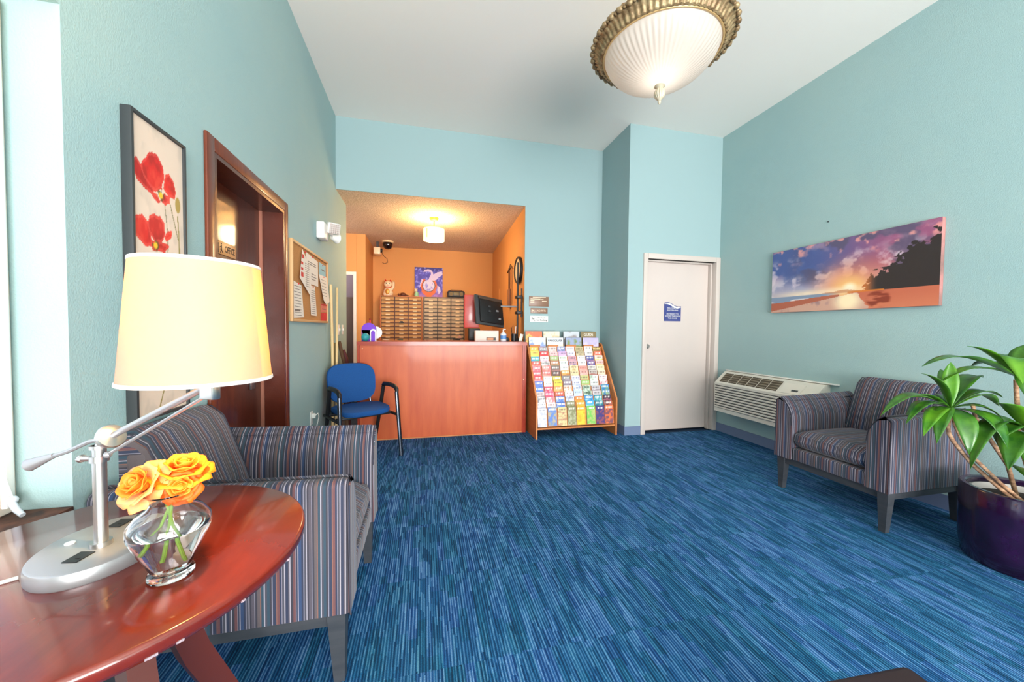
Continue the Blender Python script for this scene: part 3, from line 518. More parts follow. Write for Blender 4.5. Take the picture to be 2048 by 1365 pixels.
# ================================================================== LEFT WALL THINGS
# poppy picture
pc = thing('poppy_picture', 'tall framed painting of red poppies on the teal wall left of the office door', 'picture', mw=face((XL+.001, 1.599, 1.393), 'left'))
PW, PH = .284, 1.03
for a in ((-PW/2, -PW/2+.012, -PH/2, PH/2), (PW/2-.012, PW/2, -PH/2, PH/2), (-PW/2+.012, PW/2-.012, PH/2-.012, PH/2), (-PW/2+.012, PW/2-.012, -PH/2, -PH/2+.012)):
    obj('frame_bar', MB().box(a[0], a[1], a[2], a[3], 0, .030, .0015), mat('charcoal_frame', rgb(52, 56, 58), .5), pc)
def poppies(U, V):
    X = U; Y = (1-V)*3.87          # Y measured down in picture widths
    n = vnoise(U, V, 5, 12, 31, 4); C = np.zeros(U.shape+(3,))+np.array((228, 204, 184.)); C = mixc(C, (206, 186, 168), sm(n, .5, .75)*.7)
    def flower(X, Y, pet, cx, cy, fx, fy):
        nonlocal C
        pet = [[(fx(a), fy(b)) for a, b in p] for p in pet]; cx = fx(cx); cy = fy(cy)
        wob = (vnoise(U, V, 9, 34, 77, 3)-.5)*.05; st = vnoise(U, V, 9, 18, 13, 4)
        for k, p in enumerate(pet):
            m = poly(p, X+wob, Y+wob); base = ((214, 24, 26), (196, 20, 26), (226, 34, 28), (204, 28, 22))[k % 4]; C = mixc(C, base, m); C = mixc(C, (150, 10, 16), m*sm(st, .48, .75)*.55); C = mixc(C, (236, 84, 60), m*sm(.46-st, 0, .2)*.5)
            edge = np.roll(m, 2, 1)+np.roll(m, -2, 1)+np.roll(m, 3, 0)+np.roll(m, -3, 0); C = mixc(C, (236, 96, 80), m*(edge < 4)*.5)
        r = np.hypot(X-cx, (Y-cy)*.9); C = mixc(C, (84, 66, 20), (1-sm(r, .05, .085))*sm(vnoise(U, V, 60, 140, 3, 1), .25, .5)); C = mixc(C, (232, 190, 40), 1-sm(r, .03, .05))
    st1 = np.abs(X-(.60+.05*np.sin((Y-1.0)*3)))<.007; C = mixc(C, (120, 110, 70), (st1 & (Y > .95) & (Y < 3.0)).astype(float))
    C = mixc(C, (150, 132, 70), ((np.abs(X-(.90-.10*(Y-1.6)**2)) < .012) & (Y > 1.05)).astype(float)); C = mixc(C, (176, 146, 74), 1-sm(np.hypot((X-.88)/.06, (Y-.89)/.12), .85, 1.05))
    C = mixc(C, (130, 118, 70), ((np.abs(X-(.72+.35*(Y-.95))) < .009) & (Y > .93) & (Y < 1.4)).astype(float))
    flower(X, Y, [[(.20, .72), (.30, .50), (.42, .34), (.55, .36), (.66, .52), (.68, .78), (.62, 1.02), (.48, 1.16), (.30, 1.08), (.20, .92)],
                  [(.02, .76), (.10, .62), (.19, .74), (.26, .92), (.46, 1.12), (.42, 1.26), (.28, 1.22), (.10, 1.08), (.03, .90)],
                  [(.70, .66), (.80, .60), (.92, .74), (.96, .94), (.92, 1.12), (.80, 1.14), (.66, 1.02)], [(.36, 1.16), (.52, 1.2), (.58, 1.34), (.54, 1.40), (.42, 1.30)], [(.56, 1.28), (.66, 1.10), (.82, 1.14), (.80, 1.28), (.68, 1.36)]], .60, 1.19, lambda a: a*.9-.02, lambda b: .34+(b-.34)*.62)
    flower(X, Y, [[(.02, 2.04), (.10, 1.82), (.22, 1.74), (.34, 1.86), (.40, 2.16), (.44, 2.44), (.30, 2.46), (.12, 2.30)], [(.34, 1.80), (.44, 1.64), (.60, 1.62), (.70, 1.76), (.72, 2.02), (.64, 2.24), (.50, 2.30), (.36, 2.10)],
                  [(.70, 2.10), (.78, 1.92), (.88, 1.90), (.88, 2.02), (.74, 2.22)], [(.40, 2.28), (.60, 2.22), (.80, 2.26), (.70, 2.46), (.44, 2.50)]], .50, 2.36, lambda a: a*.9-.05, lambda b: 1.15+(b-1.62)*.58)
    return C
painted('canvas', PW-.024, PH-.024, 90, 260, poppies, paintm, pc, th=.022); obj('backing', MB().box(-PW/2+.012, PW/2-.012, -PH/2+.012, PH/2-.012, .002, .021), paper, pc)
# emergency light
em = thing('emergency_light', 'white twin-head emergency light on the teal wall above the corkboard', 'emergency light', mw=face((XL+.001, 3.80, 2.10), 'left'))
obj('body', MB().box(-.14, .02, -.09, .06, 0, .07, .012, 3), white, em)
hm = Matrix.Translation((-.02, .03, .12)) @ Matrix.Rotation(-1.0, 4, 'Y') @ Matrix.Rotation(.35, 4, 'X')
obj('lamp_head', MB().box(-.055, .055, -.05, .05, -.03, .025, .01, 2, hm), white, em); gl = MB()
for i in range(5):
    for j in range(5): gl.box(-.044+i*.0182, -.029+i*.0182, -.044+j*.0182, -.029+j*.0182, .0255, .033+.002*((i+j) % 2), 0, 1, hm)
obj('faceted_lens', gl, mat('lens_plastic', rgb(206, 190, 182), .2, coat=.6), em, smooth=False)
obj('lamp_head', MB().lathe([(.02, -.03), (.045, .02), (.052, .035), (.048, .036), (.02, .0)], 16, M=Matrix.Translation((.10, -.03, .10)) @ Matrix.Rotation(.9, 4, 'Y')), white, em); obj('swivel', MB().tube([(.0, .0, .06), (.05, -.01, .09), (.09, -.02, .09)], .012, 8), white, em)
# corkboard
cw_, ch_ = 1.02, .60
cbd = thing('corkboard', 'cork pinboard in a light wood frame on the teal wall', 'pinboard', mw=face((XL+.001, 3.48, 1.545), 'left'))
obj('cork_panel', MB().box(-cw_/2+.02, cw_/2-.02, -ch_/2+.02, ch_/2-.02, .002, .012), corkm, cbd)
for a in ((-cw_/2, -cw_/2+.02, -ch_/2, ch_/2), (cw_/2-.02, cw_/2, -ch_/2, ch_/2), (-cw_/2+.02, cw_/2-.02, ch_/2-.02, ch_/2), (-cw_/2+.02, cw_/2-.02, -ch_/2, -ch_/2+.02)):
    obj('frame_bar', MB().box(a[0], a[1], a[2], a[3], 0, .024, .002), corkfr, cbd)
def sheet(lbl, pts, curl, lines, m=paper, redp=None, zz=.014):
    t = thing('pinned_sheet', lbl, 'paper', mw=face((XL+.001+zz, 3.48, 1.545), 'left'))
    n = len(pts); mb = MB(); mb.prism(pts, 0, .0012, 'xy')
    for v in mb.b.verts: v.co.z += curl*max(0, (max(p[1] for p in pts)-v.co.y))
    obj('paper', mb, m, t)
    x0 = min(p[0] for p in pts); x1 = max(p[0] for p in pts); y1 = max(p[1] for p in pts); y0 = min(p[1] for p in pts); lm = MB()
    for (lx0, lx1, ly, h, k) in lines:
        zc = .0016+curl*max(0, y1-ly); lm.box(lx0, lx1, ly-h/2, ly+h/2, zc, zc+.0006)
    obj('print', lm, ink, t)
    if redp:
        rm = MB()
        for (lx0, lx1, ly, h) in redp: rm.box(lx0, lx1, ly-h/2, ly+h/2, .0024+curl*max(0, y1-ly), .003+curl*max(0, y1-ly))
        obj('print', rm, redink, t)
    obj('pin', MB().ball(((x0+x1)/2, y1-.012, .004), .006, 8), redink, t)
U0 = lambda f: -cw_/2+.02+f*(cw_-.04); V0 = lambda f: ch_/2-.02-f*(ch_-.04)
sheet('printed list pinned at lower left of the corkboard', [(U0(.01), V0(.5)), (U0(.21), V0(.53)), (U0(.25), V0(.97)), (U0(.01), V0(.99))], .02, [(U0(.03), U0(.19), V0(f), .004, 0) for f in np.linspace(.56, .95, 11)]+[(U0(.03), U0(.16), V0(.885), .012, 0)])
sheet('tilted notice with red edge pinned on the corkboard', [(U0(.22), V0(.02)), (U0(.44), V0(.28)), (U0(.40), V0(.66)), (U0(.13), V0(.44))], .03, [(U0(.27), U0(.38), V0(f), .004, 0) for f in np.linspace(.2, .52, 12)], redp=[(U0(.20), U0(.25), V0(.12), .03), (U0(.17), U0(.22), V0(.22), .02), (U0(.165), U0(.215), V0(.3), .02), (U0(.16), U0(.215), V0(.38), .035)], zz=.020)
sheet('large white letter pinned at upper middle of the corkboard', [(U0(.32), V0(.02)), (U0(.68), V0(.06)), (U0(.68), V0(.46)), (U0(.42), V0(.46))], .01, [(U0(.38), U0(.62), V0(.14), .006, 0), (U0(.38), U0(.62), V0(.17), .006, 0), (U0(.45), U0(.60), V0(.30), .006, 0), (U0(.46), U0(.62), V0(.34), .006, 0), (U0(.46), U0(.6), V0(.38), .006, 0)])
sheet('narrow white strip pinned at the middle of the corkboard', [(U0(.42), V0(.49)), (U0(.58), V0(.47)), (U0(.62), V0(.93)), (U0(.45), V0(.93))], .02, [(U0(.46), U0(.58), V0(f), .004, 0) for f in np.linspace(.55, .9, 12)])
sheet('light blue square note pinned at upper right of the corkboard', [(U0(.72), V0(.05)), (U0(.96), V0(.05)), (U0(.96), V0(.26)), (U0(.72), V0(.26))], .005, [(U0(.80), U0(.92), V0(.15), .01, 0)], m=bluepap)
sheet('curling white sheet pinned at the right edge of the corkboard', [(U0(.70), V0(.25)), (U0(.99), V0(.24)), (U0(1.02), V0(.66)), (U0(.88), V0(.72)), (U0(.80), V0(.66))], .07, [(U0(.76), U0(.92), V0(f), .004, 0) for f in np.linspace(.32, .58, 6)], zz=.018)
sheet('upper red and white notice at the lower right corner of the corkboard', [(U0(.78), V0(.72)), (U0(.99), V0(.70)), (U0(.99), V0(.84)), (U0(.78), V0(.86))], 0, [(U0(.82), U0(.95), V0(.80), .008, 0)], m=mat('pink_red_paper', rgb(214, 120, 104), .6), redp=[(U0(.79), U0(.98), V0(.73), .01)])
sheet('lower red notice at the bottom right corner of the corkboard', [(U0(.78), V0(.87)), (U0(.99), V0(.86)), (U0(.99), V0(.99)), (U0(.78), V0(1.0))], 0, [], m=redink, redp=[(U0(.82), U0(.95), V0(.93), .01)])
# switches, outlet
for y, z, lb in ((4.55, 1.18, 'white light switch nearer the corkboard on the teal wall'), (4.74, 1.18, 'white light switch nearer the alcove corner on the teal wall')):
    t = thing('light_switch', lb, 'switch', mw=face((XL+.001, y, z), 'left')); obj('plate', MB().box(-.036, .036, -.058, .058, 0, .006, .002), white, t); obj('toggle', MB().box(-.006, .006, -.014, .014, .006, .018, .003), white, t)
t = thing('wall_outlet', 'white wall outlet with a plugged cord behind the blue chair', 'outlet', mw=face((XL+.001, 3.48, .42), 'left')); obj('plate', MB().box(-.036, .036, -.058, .058, 0, .006, .002), white, t); obj('plug', MB().box(-.016, .016, .0, .04, .0065, .035, .005), white, t)
o = obj('power_cord', MB().tube([(XL+.03, 3.48, .44), (XL+.05, 3.50, .455), (XL+.05, 3.53, .42), (XL+.03, 3.545, .34), (XL+.02, 3.545, .2), (XL+.02, 3.54, .012)], .004, 6), white); tag(o, 'white power cord curving down from the wall outlet', 'cord')

# ================================================================== BLUE CHAIR
bc = thing('office_chair', 'blue fabric office armchair with black metal frame beside the counter', 'chair', (-.585, 3.715, 0), math.radians(30))
# local: -y is forward, x to the viewer's right
sl = []
for z, k in ((.405, .88), (.412, .97), (.43, 1.0), (.452, .98), (.462, .90)):
    lp = []
    for i in range(40):
        a = 2*PI*i/40; ca, sa = math.cos(a), math.sin(a); e = .55
        lp.append((math.copysign(abs(ca)**e, ca)*.235*k, math.copysign(abs(sa)**e, sa)*.225*k-.01, z+.012*math.cos(PI*math.copysign(abs(sa)**e, sa)*.5)))
    sl.append(lp)
obj('seat', MB().loft(sl), bluef, bc)
bl = []
for d, k in ((-.030, .90), (-.024, .975), (-.004, 1.0), (.016, .975), (.022, .9)):
    lp = []
    for i in range(44):
        a = 2*PI*i/44; ca, sa = math.cos(a), math.sin(a); e = .6
        x = math.copysign(abs(ca)**e, ca)*.232*k; zz = math.copysign(abs(sa)**e, sa)*.19*k
        w = 1+.04*(zz/.19); lp.append((x*w, .235+d+zz*.18+.045*(x/.23)**2*-1+.02, .66+zz))
    bl.append(lp)
obj('backrest', MB().loft(bl), bluef, bc)
bk = []
for d, k in ((.030, .93), (.045, .90)):
    lp = []
    for i in range(44):
        a = 2*PI*i/44; ca, sa = math.cos(a), math.sin(a); e = .6
        x = math.copysign(abs(ca)**e, ca)*.232*k; zz = math.copysign(abs(sa)**e, sa)*.19*k; lp.append((x*1.02, .25+d+zz*.18-.045*(x/.23)**2, .66+zz))
    bk.append(lp)
obj('back_shell', MB().loft(bk), black, bc)
for s in (-1, 1):
    obj('leg', MB().tube([(s*.275, -.285, .0), (s*.265, -.245, .35), (s*.26, -.215, .60)], .0135, 10, flat=1.4), chrome, bc, label='dark metal front leg')
    obj('leg', MB().tube([(s*.25, .27, .0), (s*.25, .14, .35), (s*.255, .06, .625)], .0135, 10, flat=1.4), black, bc, label='black rear leg')
    obj('armrest', MB().tube([(s*.26, -.222, .60), (s*.26, -.215, .625), (s*.26, -.17, .648), (s*.26, -.05, .655), (s*.257, .05, .648), (s*.255, .07, .63)], [.019, .022, .021, .021, .021, .018], 12, flat=.85), black, bc)
    obj('seat_rail', MB().box(s*.262-.011, s*.262+.011, -.25, .19, .372, .394, .003), black, bc)
obj('cross_bar', MB().box(-.25, .25, -.12, -.09, .375, .398, .003), black, bc); obj('cross_bar', MB().box(-.25, .25, .12, .15, .375, .398, .003), black, bc)
for s in (-1, 1): obj('back_bracket', MB().tube([(s*.20, .14, .39), (s*.20, .235, .42), (s*.19, .265, .56)], .011, 8), chrome, bc)
# bamboo and canes behind the chair
o = obj('bamboo_pole', MB().tube([(-.90, 4.03, 0), (-.895, 4.05, .6), (-.90, 4.045, 1.08), (-.903, 4.012, 1.63)], [.016, .015, .014, .013], 10), bamboo); tag(o, 'pale bamboo pole leaning upright behind the blue chair, left one', 'pole')
o = obj('bamboo_pole', MB().tube([(-.86, 4.00, 0), (-.862, 4.05, .7), (-.868, 4.10, 1.08), (-.91, 4.31, 1.63)], [.013, .012, .011, .010], 10), bamboo); tag(o, 'thinner pale bamboo pole slanting right behind the blue chair', 'pole')
o = obj('walking_stick', MB().tube([(-.89, 4.18, 0), (-.895, 4.18, .6), (-.90, 4.19, 1.0), (-.90, 4.20, 1.04)], [.013, .013, .016, .019], 8), mat('khaki_stick', rgb(150, 128, 88), .6)); tag(o, 'khaki walking stick leaning on the wall beside the bamboo', 'stick')
o = obj('driftwood_stick', MB().tube([(-.84, 4.48, 0), (-.86, 4.44, .5), (-.87, 4.46, .8), (-.89, 4.40, .95), (-.90, 4.37, 1.05)], [.022, .02, .018, .02, .016], 8), canew); tag(o, 'crooked dark driftwood stick leaning by the counter corner', 'stick')
o = obj('folded_umbrella', MB().tube([(-.85, 4.60, 0), (-.86, 4.60, .5), (-.88, 4.60, .85), (-.90, 4.60, .95)], [.02, .034, .026, .012], 10), mat('maroon_cloth', rgb(92, 40, 42), .7)); tag(o, 'folded maroon umbrella leaning in the gap beside the counter', 'umbrella')

# ================================================================== BROCHURE RACK
rk = thing('brochure_rack', 'oak-coloured slanted brochure rack against the teal back wall', 'rack', (1.19, 3.83, 0))
RW = .975
prof = [(0, 0), (0, .42), (.40, 1.03), (.44, 1.045), (.50, 1.045), (.50, 0)]
for x in (0, RW-.018): obj('side_panel', MB().prism(prof, x, x+.018, 'yz'), oak, rk)
obj('back_panel', MB().box(.019, RW-.019, .48, .492, .03, 1.03), oak, rk)
obj('bottom_shelf', MB().box(.019, RW-.019, .015, .478, .10, .118), oak, rk); obj('top_shelf', MB().box(.019, RW-.019, .425, .478, .93, .945), oak, rk); obj('kick_board', MB().box(.019, RW-.019, .44, .455, 0, .099), oak, rk)
pitchx = (RW-.05)/8
tops = [.335+.0555*i for i in range(13)]
for i in range(13): 
    z = tops[i]; y = .046+.0285*i
    m_ = Matrix.Translation((0, y+.012, z-.01)) @ Matrix.Rotation(-.14, 4, 'X')
    obj('tier_board', MB().box(.0195, RW-.0195, 0, .004, -.12 if i else -.2, 0, 0, 1, m_), oak, rk)
rl = MB().box(.0195, RW-.0195, .386, .398, .985, 1.0)
for i in range(4): rl.box(.03+i*.23, .03+i*.23+.13, .386, .398, 1.0, 1.022)
obj('top_rail', rl, oak, rk)
WH = (236, 230, 226); D = {
 0: [('amber', (240, 168, 40), (250, 190, 60)), ('grey photo', (130, 128, 136), (210, 160, 170)), ('blush white', (226, 200, 196), (180, 150, 150)), ('slate blue', (116, 126, 170), (220, 210, 230)), ('pale lilac', (214, 206, 226), WH), ('tan photo', (190, 174, 130), (120, 110, 90)), ('white', WH, (190, 180, 176)), ('dark brown TOURS', (92, 66, 52), (240, 200, 90))],
 1: [('yellow', (250, 206, 90), (250, 190, 60)), ('red', (206, 30, 40), (240, 130, 120)), ('pink house', (230, 190, 190), (200, 90, 90)), ('pink and lilac', (214, 170, 220), (240, 225, 240)), ('lilac and white', (216, 210, 232), (170, 160, 190)), ('tan', (200, 186, 150), (140, 120, 90)), ('plain white', WH, (200, 190, 186)), ('coral', (240, 110, 86), (250, 170, 150))],
 2: [('blue and green', (50, 150, 196), (90, 180, 110)), ('white and pink', (240, 226, 232), (220, 130, 150)), ('green food photo', (160, 176, 120), (196, 110, 70)), ('pale green', (210, 226, 206), (220, 190, 160)), ('navy framed pink', (206, 150, 160), (70, 76, 140)), ('blank white', (242, 236, 238), (230, 220, 226)), ('navy striped', (70, 80, 150), (220, 140, 150)), ('white with yellow', (244, 224, 210), (250, 196, 70))],
 3: [('red photo', (222, 70, 60), (200, 190, 170)), ('white city photo', (236, 228, 226), (90, 90, 90)), ('salad photo', (176, 120, 90), (150, 180, 120)), ('mint white', (226, 236, 226), (190, 206, 196)), ('navy bordered', (206, 160, 170), (76, 84, 150)), ('cream white', (240, 230, 228), (220, 210, 210)), ('dark blue', (64, 76, 150), (230, 150, 150)), ('pink and yellow', (240, 190, 190), (250, 200, 90))],
 4: [('rose', (222, 90, 106), (240, 180, 180)), ('raspberry photo', (216, 110, 110), (220, 200, 180)), ('brown collage', (116, 96, 92), (190, 120, 110)), ('bright white', (240, 236, 236), (226, 220, 220)), ('cream', (240, 214, 170), (150, 130, 70)), ('salmon', (240, 150, 140), (248, 190, 180)), ('white portrait', (214, 206, 200), (60, 50, 50)), ('pale lemon', (232, 226, 180), (220, 170, 170))],
 5: [('pink red', (220, 80, 100), (240, 160, 160)), ('red food photo', (206, 90, 90), (226, 200, 170)), ('dark brown', (80, 60, 56), (170, 100, 90)), ('golden orange', (226, 160, 80), (150, 90, 50)), ('beige cream', (236, 206, 160), (120, 100, 70)), ('light salmon', (242, 160, 150), (250, 200, 190)), ('person photo', (190, 180, 172), (150, 60, 50)), ('cream and pink', (236, 222, 190), (220, 160, 160))],
 6: [('bright red', (206, 30, 44), (245, 230, 225)), ('snow white', (244, 240, 242), (226, 222, 226)), ('olive yellow', (196, 176, 60), (110, 90, 50)), ('grey collage', (126, 120, 120), (200, 170, 190)), ('lavender', (214, 210, 240), (160, 170, 210)), ('green and tan', (190, 190, 130), (200, 130, 110)), ('white framed green', (232, 238, 226), (120, 150, 120)), ('white with red emblem', (240, 232, 236), (200, 40, 60))],
 7: [('royal blue', (70, 106, 190), (130, 160, 220)), ('ivory', (240, 236, 228), (224, 218, 214)), ('lemon', (230, 206, 60), (170, 150, 60)), ('grey and violet photo', (140, 126, 140), (90, 90, 80)), ('pale violet', (212, 210, 240), (140, 160, 210)), ('leaf green', (150, 186, 100), (226, 160, 150)), ('light grey', (220, 222, 220), (170, 180, 170)), ('white with small red diamond', (242, 234, 236), (200, 50, 70))],
 8: [('sky and royal blue', (80, 120, 200), (50, 90, 170)), ('crimson and white', (196, 40, 80), (250, 230, 235)), ('orange', (246, 140, 66), (255, 200, 150)), ('white with orange leaf', (242, 234, 226), (236, 110, 60)), ('white and blue', (230, 236, 248), (80, 100, 180)), ('mint TREE', (206, 222, 204), (60, 90, 70)), ('grey mountain', (196, 190, 196), (110, 90, 100)), ('bright blue', (40, 120, 190), (150, 190, 120))],
 9: [('pinkish grey', (206, 180, 180), (90, 90, 100)), ('magenta striped', (206, 60, 100), (250, 226, 235)), ('red orange', (230, 80, 50), (90, 60, 50)), ('white with orange fish', (242, 236, 230), (240, 120, 80)), ('ice blue', (190, 206, 240), (240, 244, 250)), ('green TREE', (196, 216, 196), (50, 80, 60)), ('pearl grey', (200, 192, 196), (160, 150, 160)), ('blue with yellow band', (46, 120, 186), (220, 210, 90))],
 10: [('black and white', (236, 230, 232), (40, 40, 50)), ('white with red dots', (240, 226, 226), (200, 50, 60)), ('cobalt', (70, 110, 190), (230, 236, 246)), ('soft white', (240, 236, 240), (90, 110, 180)), ('deep orange', (240, 120, 40), (250, 190, 70)), ('sea blue', (30, 130, 190), (240, 246, 250)), ('teal', (20, 130, 150), (240, 240, 230)), ('black and pink', (60, 40, 60), (240, 130, 150))],
 11: [('white and grey striped', (226, 226, 236), (120, 120, 140)), ('white with red letters', (238, 222, 220), (196, 50, 60)), ('deep blue', (56, 96, 176), (200, 220, 240)), ('olive photo', (116, 116, 76), (190, 180, 150)), ('marigold', (246, 160, 40), (250, 200, 60)), ('sky blue', (60, 160, 220), (240, 246, 250)), ('dark teal', (20, 110, 130), (220, 230, 220)), ('black and coral', (70, 50, 60), (240, 120, 100))],
 12: [('white striped', (220, 220, 232), (150, 150, 170)), ('blue with yellow top', (80, 120, 196), (250, 190, 70)), ('green bordered food', (214, 196, 140), (150, 70, 60)), ('olive map', (130, 130, 90), (200, 200, 170)), ('bright marigold', (248, 166, 30), (255, 220, 60)), ('lime green and sand', (110, 190, 80), (224, 180, 140)), ('violet night', (60, 50, 120), (210, 90, 60)), ('orange and indigo', (236, 110, 60), (40, 50, 110))]}
ORD = ['first', 'second', 'third', 'fourth', 'fifth', 'sixth', 'seventh', 'eighth', 'ninth', 'tenth', 'eleventh', 'twelfth', 'bottom']
def leaflet_fn(c1, c2, seed):
    rs = np.random.RandomState(seed); k = rs.randint(3)
    def f(U, V):
        n = vnoise(U, V, 5, 9, seed, 4); C = np.zeros(U.shape+(3,))+np.array(c1, float)
        txt = ((V > .84) & (V < .93) & (U > .12) & (U < .9) & (np.floor(U*14+seed) % 3 != 0)).astype(float)
        C = mixc(C, c2, sm(n, .40, .68)*((V < .78) if k != 1 else (V > .0))*.6)
        if k == 2: C = mixc(C, np.array(c2)*.6+np.array(c1)*.4, ((V > .70) & (V < .77)).astype(float))
        return mixc(C, np.where(sum(c1) > 480, np.array(c1)*.45+np.array(c2)*.2, np.array((245, 240, 235))), txt*.85)
    return f
bx = MB().box(-.051, .051, -.0035, -.0002, 0, .205)
body_me = bx.mesh('leaflet_body', paper, False)
for r in range(13):
    i = 12-r                     # r counts from the top of the rack
    for c in range(8):
        nm, c1, c2 = D[r][c]
        jx = random.uniform(-.004, .004); jz = random.uniform(-.006, .006)
        x = 1.19+.025+pitchx*(c+.5)+jx; y = 3.83+.046+.0285*i; z = tops[i]+jz
        mw = Matrix.Translation((x, y+.002, z)) @ Matrix.Rotation(-.14, 4, 'X') @ Matrix.Translation((0, 0, -.205))
        tx = nm.split()[-1] if nm.split()[-1].isupper() else None
        nm2 = ' '.join(w for w in nm.split() if not w.isupper())
        row = 'bottom tier' if r == 12 else ORD[r]+' tier from top'
        lb = '%s leaflet in the rack, %s, %s pocket from left' % (nm2, row.replace(' from top', ''), ORD[c])
        if tx: lb = '%s leaflet headed %s in the rack, %s, %s pocket' % (nm2, tx, row, ORD[c])
        t = thing('leaflet', lb, 'leaflet', mw=mw, group='leaflets in the brochure rack')
        link('sheets', body_me, t)
        painted('cover', .102, .205, 12, 22, leaflet_fn(c1, c2, 100+r*8+c), printm, t, Matrix.Translation((0, -.0040, .1025)) @ Matrix.Rotation(PI/2, 4, 'X'))
        word = tx or {(10, 5): 'SEA', (11, 5): 'SEA', (10, 2): 'TOURS', (11, 2): 'TOURS'}.get((r, c))
        if word:
            text(word, .034, mat('print_%d_%d' % (min(r, 1) if tx != 'TREE' else 2, 0), rgb(*(c2 if tx else WH))), t, 0, .181, .0045, sx=.95, bold=.001, ext=.0003, mw=Matrix.Rotation(PI/2, 4, 'X'))
# magazines on the top shelf
mags = [(.105, 0, 'orange-topped magazine at the back left of the rack top', (216, 100, 60), (240, 190, 80), None), (.33, 0, 'cream landscape magazine at the back of the rack top, second from left', (224, 214, 190), (200, 180, 140), None), (.59, 0, 'grey-white magazine at the back of the rack top, third from left', (196, 200, 206), (150, 140, 140), None), (.82, 0, 'olive magazine with white title at the back right of the rack top', (134, 116, 80), (150, 130, 92), 'GUIDE'),
        (.135, 1, 'pale blue magazine at the front left of the rack top', (214, 218, 236), (130, 150, 206), None), (.36, 1, 'white VANCOUVER magazine at the front of the rack top', (210, 220, 228), (236, 210, 190), 'VANCOUVER'), (.60, 1, 'green mountain magazine at the front of the rack top', (150, 160, 190), (120, 140, 80), None), (.83, 1, 'lilac magazine at the front right of the rack top', (188, 176, 216), (206, 196, 226), None)]
for x, f, lb, c1, c2, tx in mags:
    t = thing('magazine', lb, 'magazine', mw=Matrix.Translation((1.19+x, 4.285 if not f else 4.245, .95)) @ Matrix.Rotation(-.10, 4, 'X') @ Matrix.Translation((0, 0, 0 if not f else -.075)), group='magazines on top of the rack')
    obj('pages', MB().box(-.105, .105, -.006, .0, 0, .235), mat('dark_page_edge', rgb(90, 84, 84), .6), t)
    def mf(U, V, c1=c1, c2=c2, x=x): 
        n = vnoise(U, V, 5, 6, int(x*1000), 3); C = np.zeros(U.shape+(3,))+np.array(c1, float); return mixc(C, c2, sm(n+(.7-V)*.8, .45, .7))
    painted('cover', .208, .233, 24, 26, mf, printm, t, Matrix.Translation((0, -.0066, .1175)) @ Matrix.Rotation(PI/2, 4, 'X'))
    if tx: text(tx, .036 if len(tx) > 6 else .05, inkdark if len(tx) > 6 else paper, t, 0, .195, .0072, sx=.85, bold=.0008, mw=Matrix.Rotation(PI/2, 4, 'X'))
# wall signs over the rack
def sign(lbl, x0, x1, z0, z1, m):
    t = thing('wall_sign', lbl, 'sign', mw=face(((x0+x1)/2, YB-.001, (z0+z1)/2), 'back')); obj('plate', MB().box(-(x1-x0)/2, (x1-x0)/2, -(z1-z0)/2, (z1-z0)/2, 0, .004, .001), m, t); return t
t = sign('brown sign with several text lines, topmost of three by the alcove', 1.272, 1.529, 1.493, 1.618, brownsign)
ln = MB()
for (a, b_, y) in ((-.08, .09, .052), (-.11, .02, .030), (.03, .06, .026), (-.11, -.06, .008), (.04, .10, .004), (-.11, -.06, -.014)): ln.box(a, b_, y-.004, y+.004, .0042, .005)
obj('text_line', ln, creamtxt, t)
t = sign('small brown NO PETS sign, middle of the three by the alcove', 1.293, 1.517, 1.405, 1.474, brownsign)
text('NO PETS', .034, creamtxt, t, .03, 0, .0045, sx=.85)
obj('dog_symbol', MB().box(-.093, -.066, -.004, .008, .0042, .0052).box(-.095, -.09, -.022, -.003, .0042, .0052).box(-.072, -.067, -.022, -.003, .0042, .0052).box(-.099, -.088, .006, .016, .0042, .0052).tube([(-.098, .02, .005), (-.062, -.02, .005)], .0015, 4), creamtxt, t)
t = sign('white no smoking sign, lowest of the three by the alcove', 1.288, 1.525, 1.297, 1.376, white)
text('Absolutely', .024, black, t, .03, .015, .0045); text('No Smoking', .027, black, t, .035, -.014, .0045, bold=.0006)
obj('smoking_symbol', MB().tube([(-.098, .025, .005), (-.055, -.028, .005)], .0028, 5).box(-.10, -.06, -.004, .001, .0042, .005), dgrey, t)

# ================================================================== RIGHT WALL THINGS
ac = thing('air_conditioner', 'beige wall air conditioner with grille on the teal wall by the white door', 'air conditioner', (XR, 3.05, 0))
# local: x negative into the room, y along the wall
yA, yB_ = -.555, .56
pf = [(0, .29), (-.19, .29), (-.19, .615), (-.06, .735), (0, .745)]
obj('housing', MB().prism([(a, b) for a, b in pf], yA, yB_, 'xz'), offw, ac)
obj('wall_sleeve', MB().box(-.035, -.002, yA-.08, yB_+.01, .746, .757, .002), white, ac)
nL = 9
for k in range(nL): obj('louver', MB().box(-.199, -.1905, yA+.03, yB_-.012, .335+k*.0285, .335+k*.0285+.017, .003), offw, ac)
obj('grille_shadow', MB().box(-.1915, -.1902, yA+.03, yB_-.012, .33, .59), mat('dark_gap', rgb(92, 92, 92), .7), ac)
sl_ = Vector((-.06, 0, .735))-Vector((-.19, 0, .615)); ang = math.atan2(sl_.z, sl_.x)
tg = Matrix.Translation((-.19, 0, .615)) @ Matrix.Rotation(-ang, 4, 'Y')
LS = sl_.length
for k in range(6):
    y1 = yB_-.05-k*.118; y0 = y1-.108
    obj('vent_opening', MB().box(.025, LS-.02, y0, y1, .0003, .002, 0, 1, tg), mat('olive_shadow', rgb(84, 74, 60), .7), ac)
    g = MB()
    for q in range(4): g.box(.035+q*.032, .042+q*.032, y0, y1, .0022, .006, 0, 1, tg)
    obj('vent_slat', g, mat('tan_slat', rgb(150, 138, 118), .6), ac)
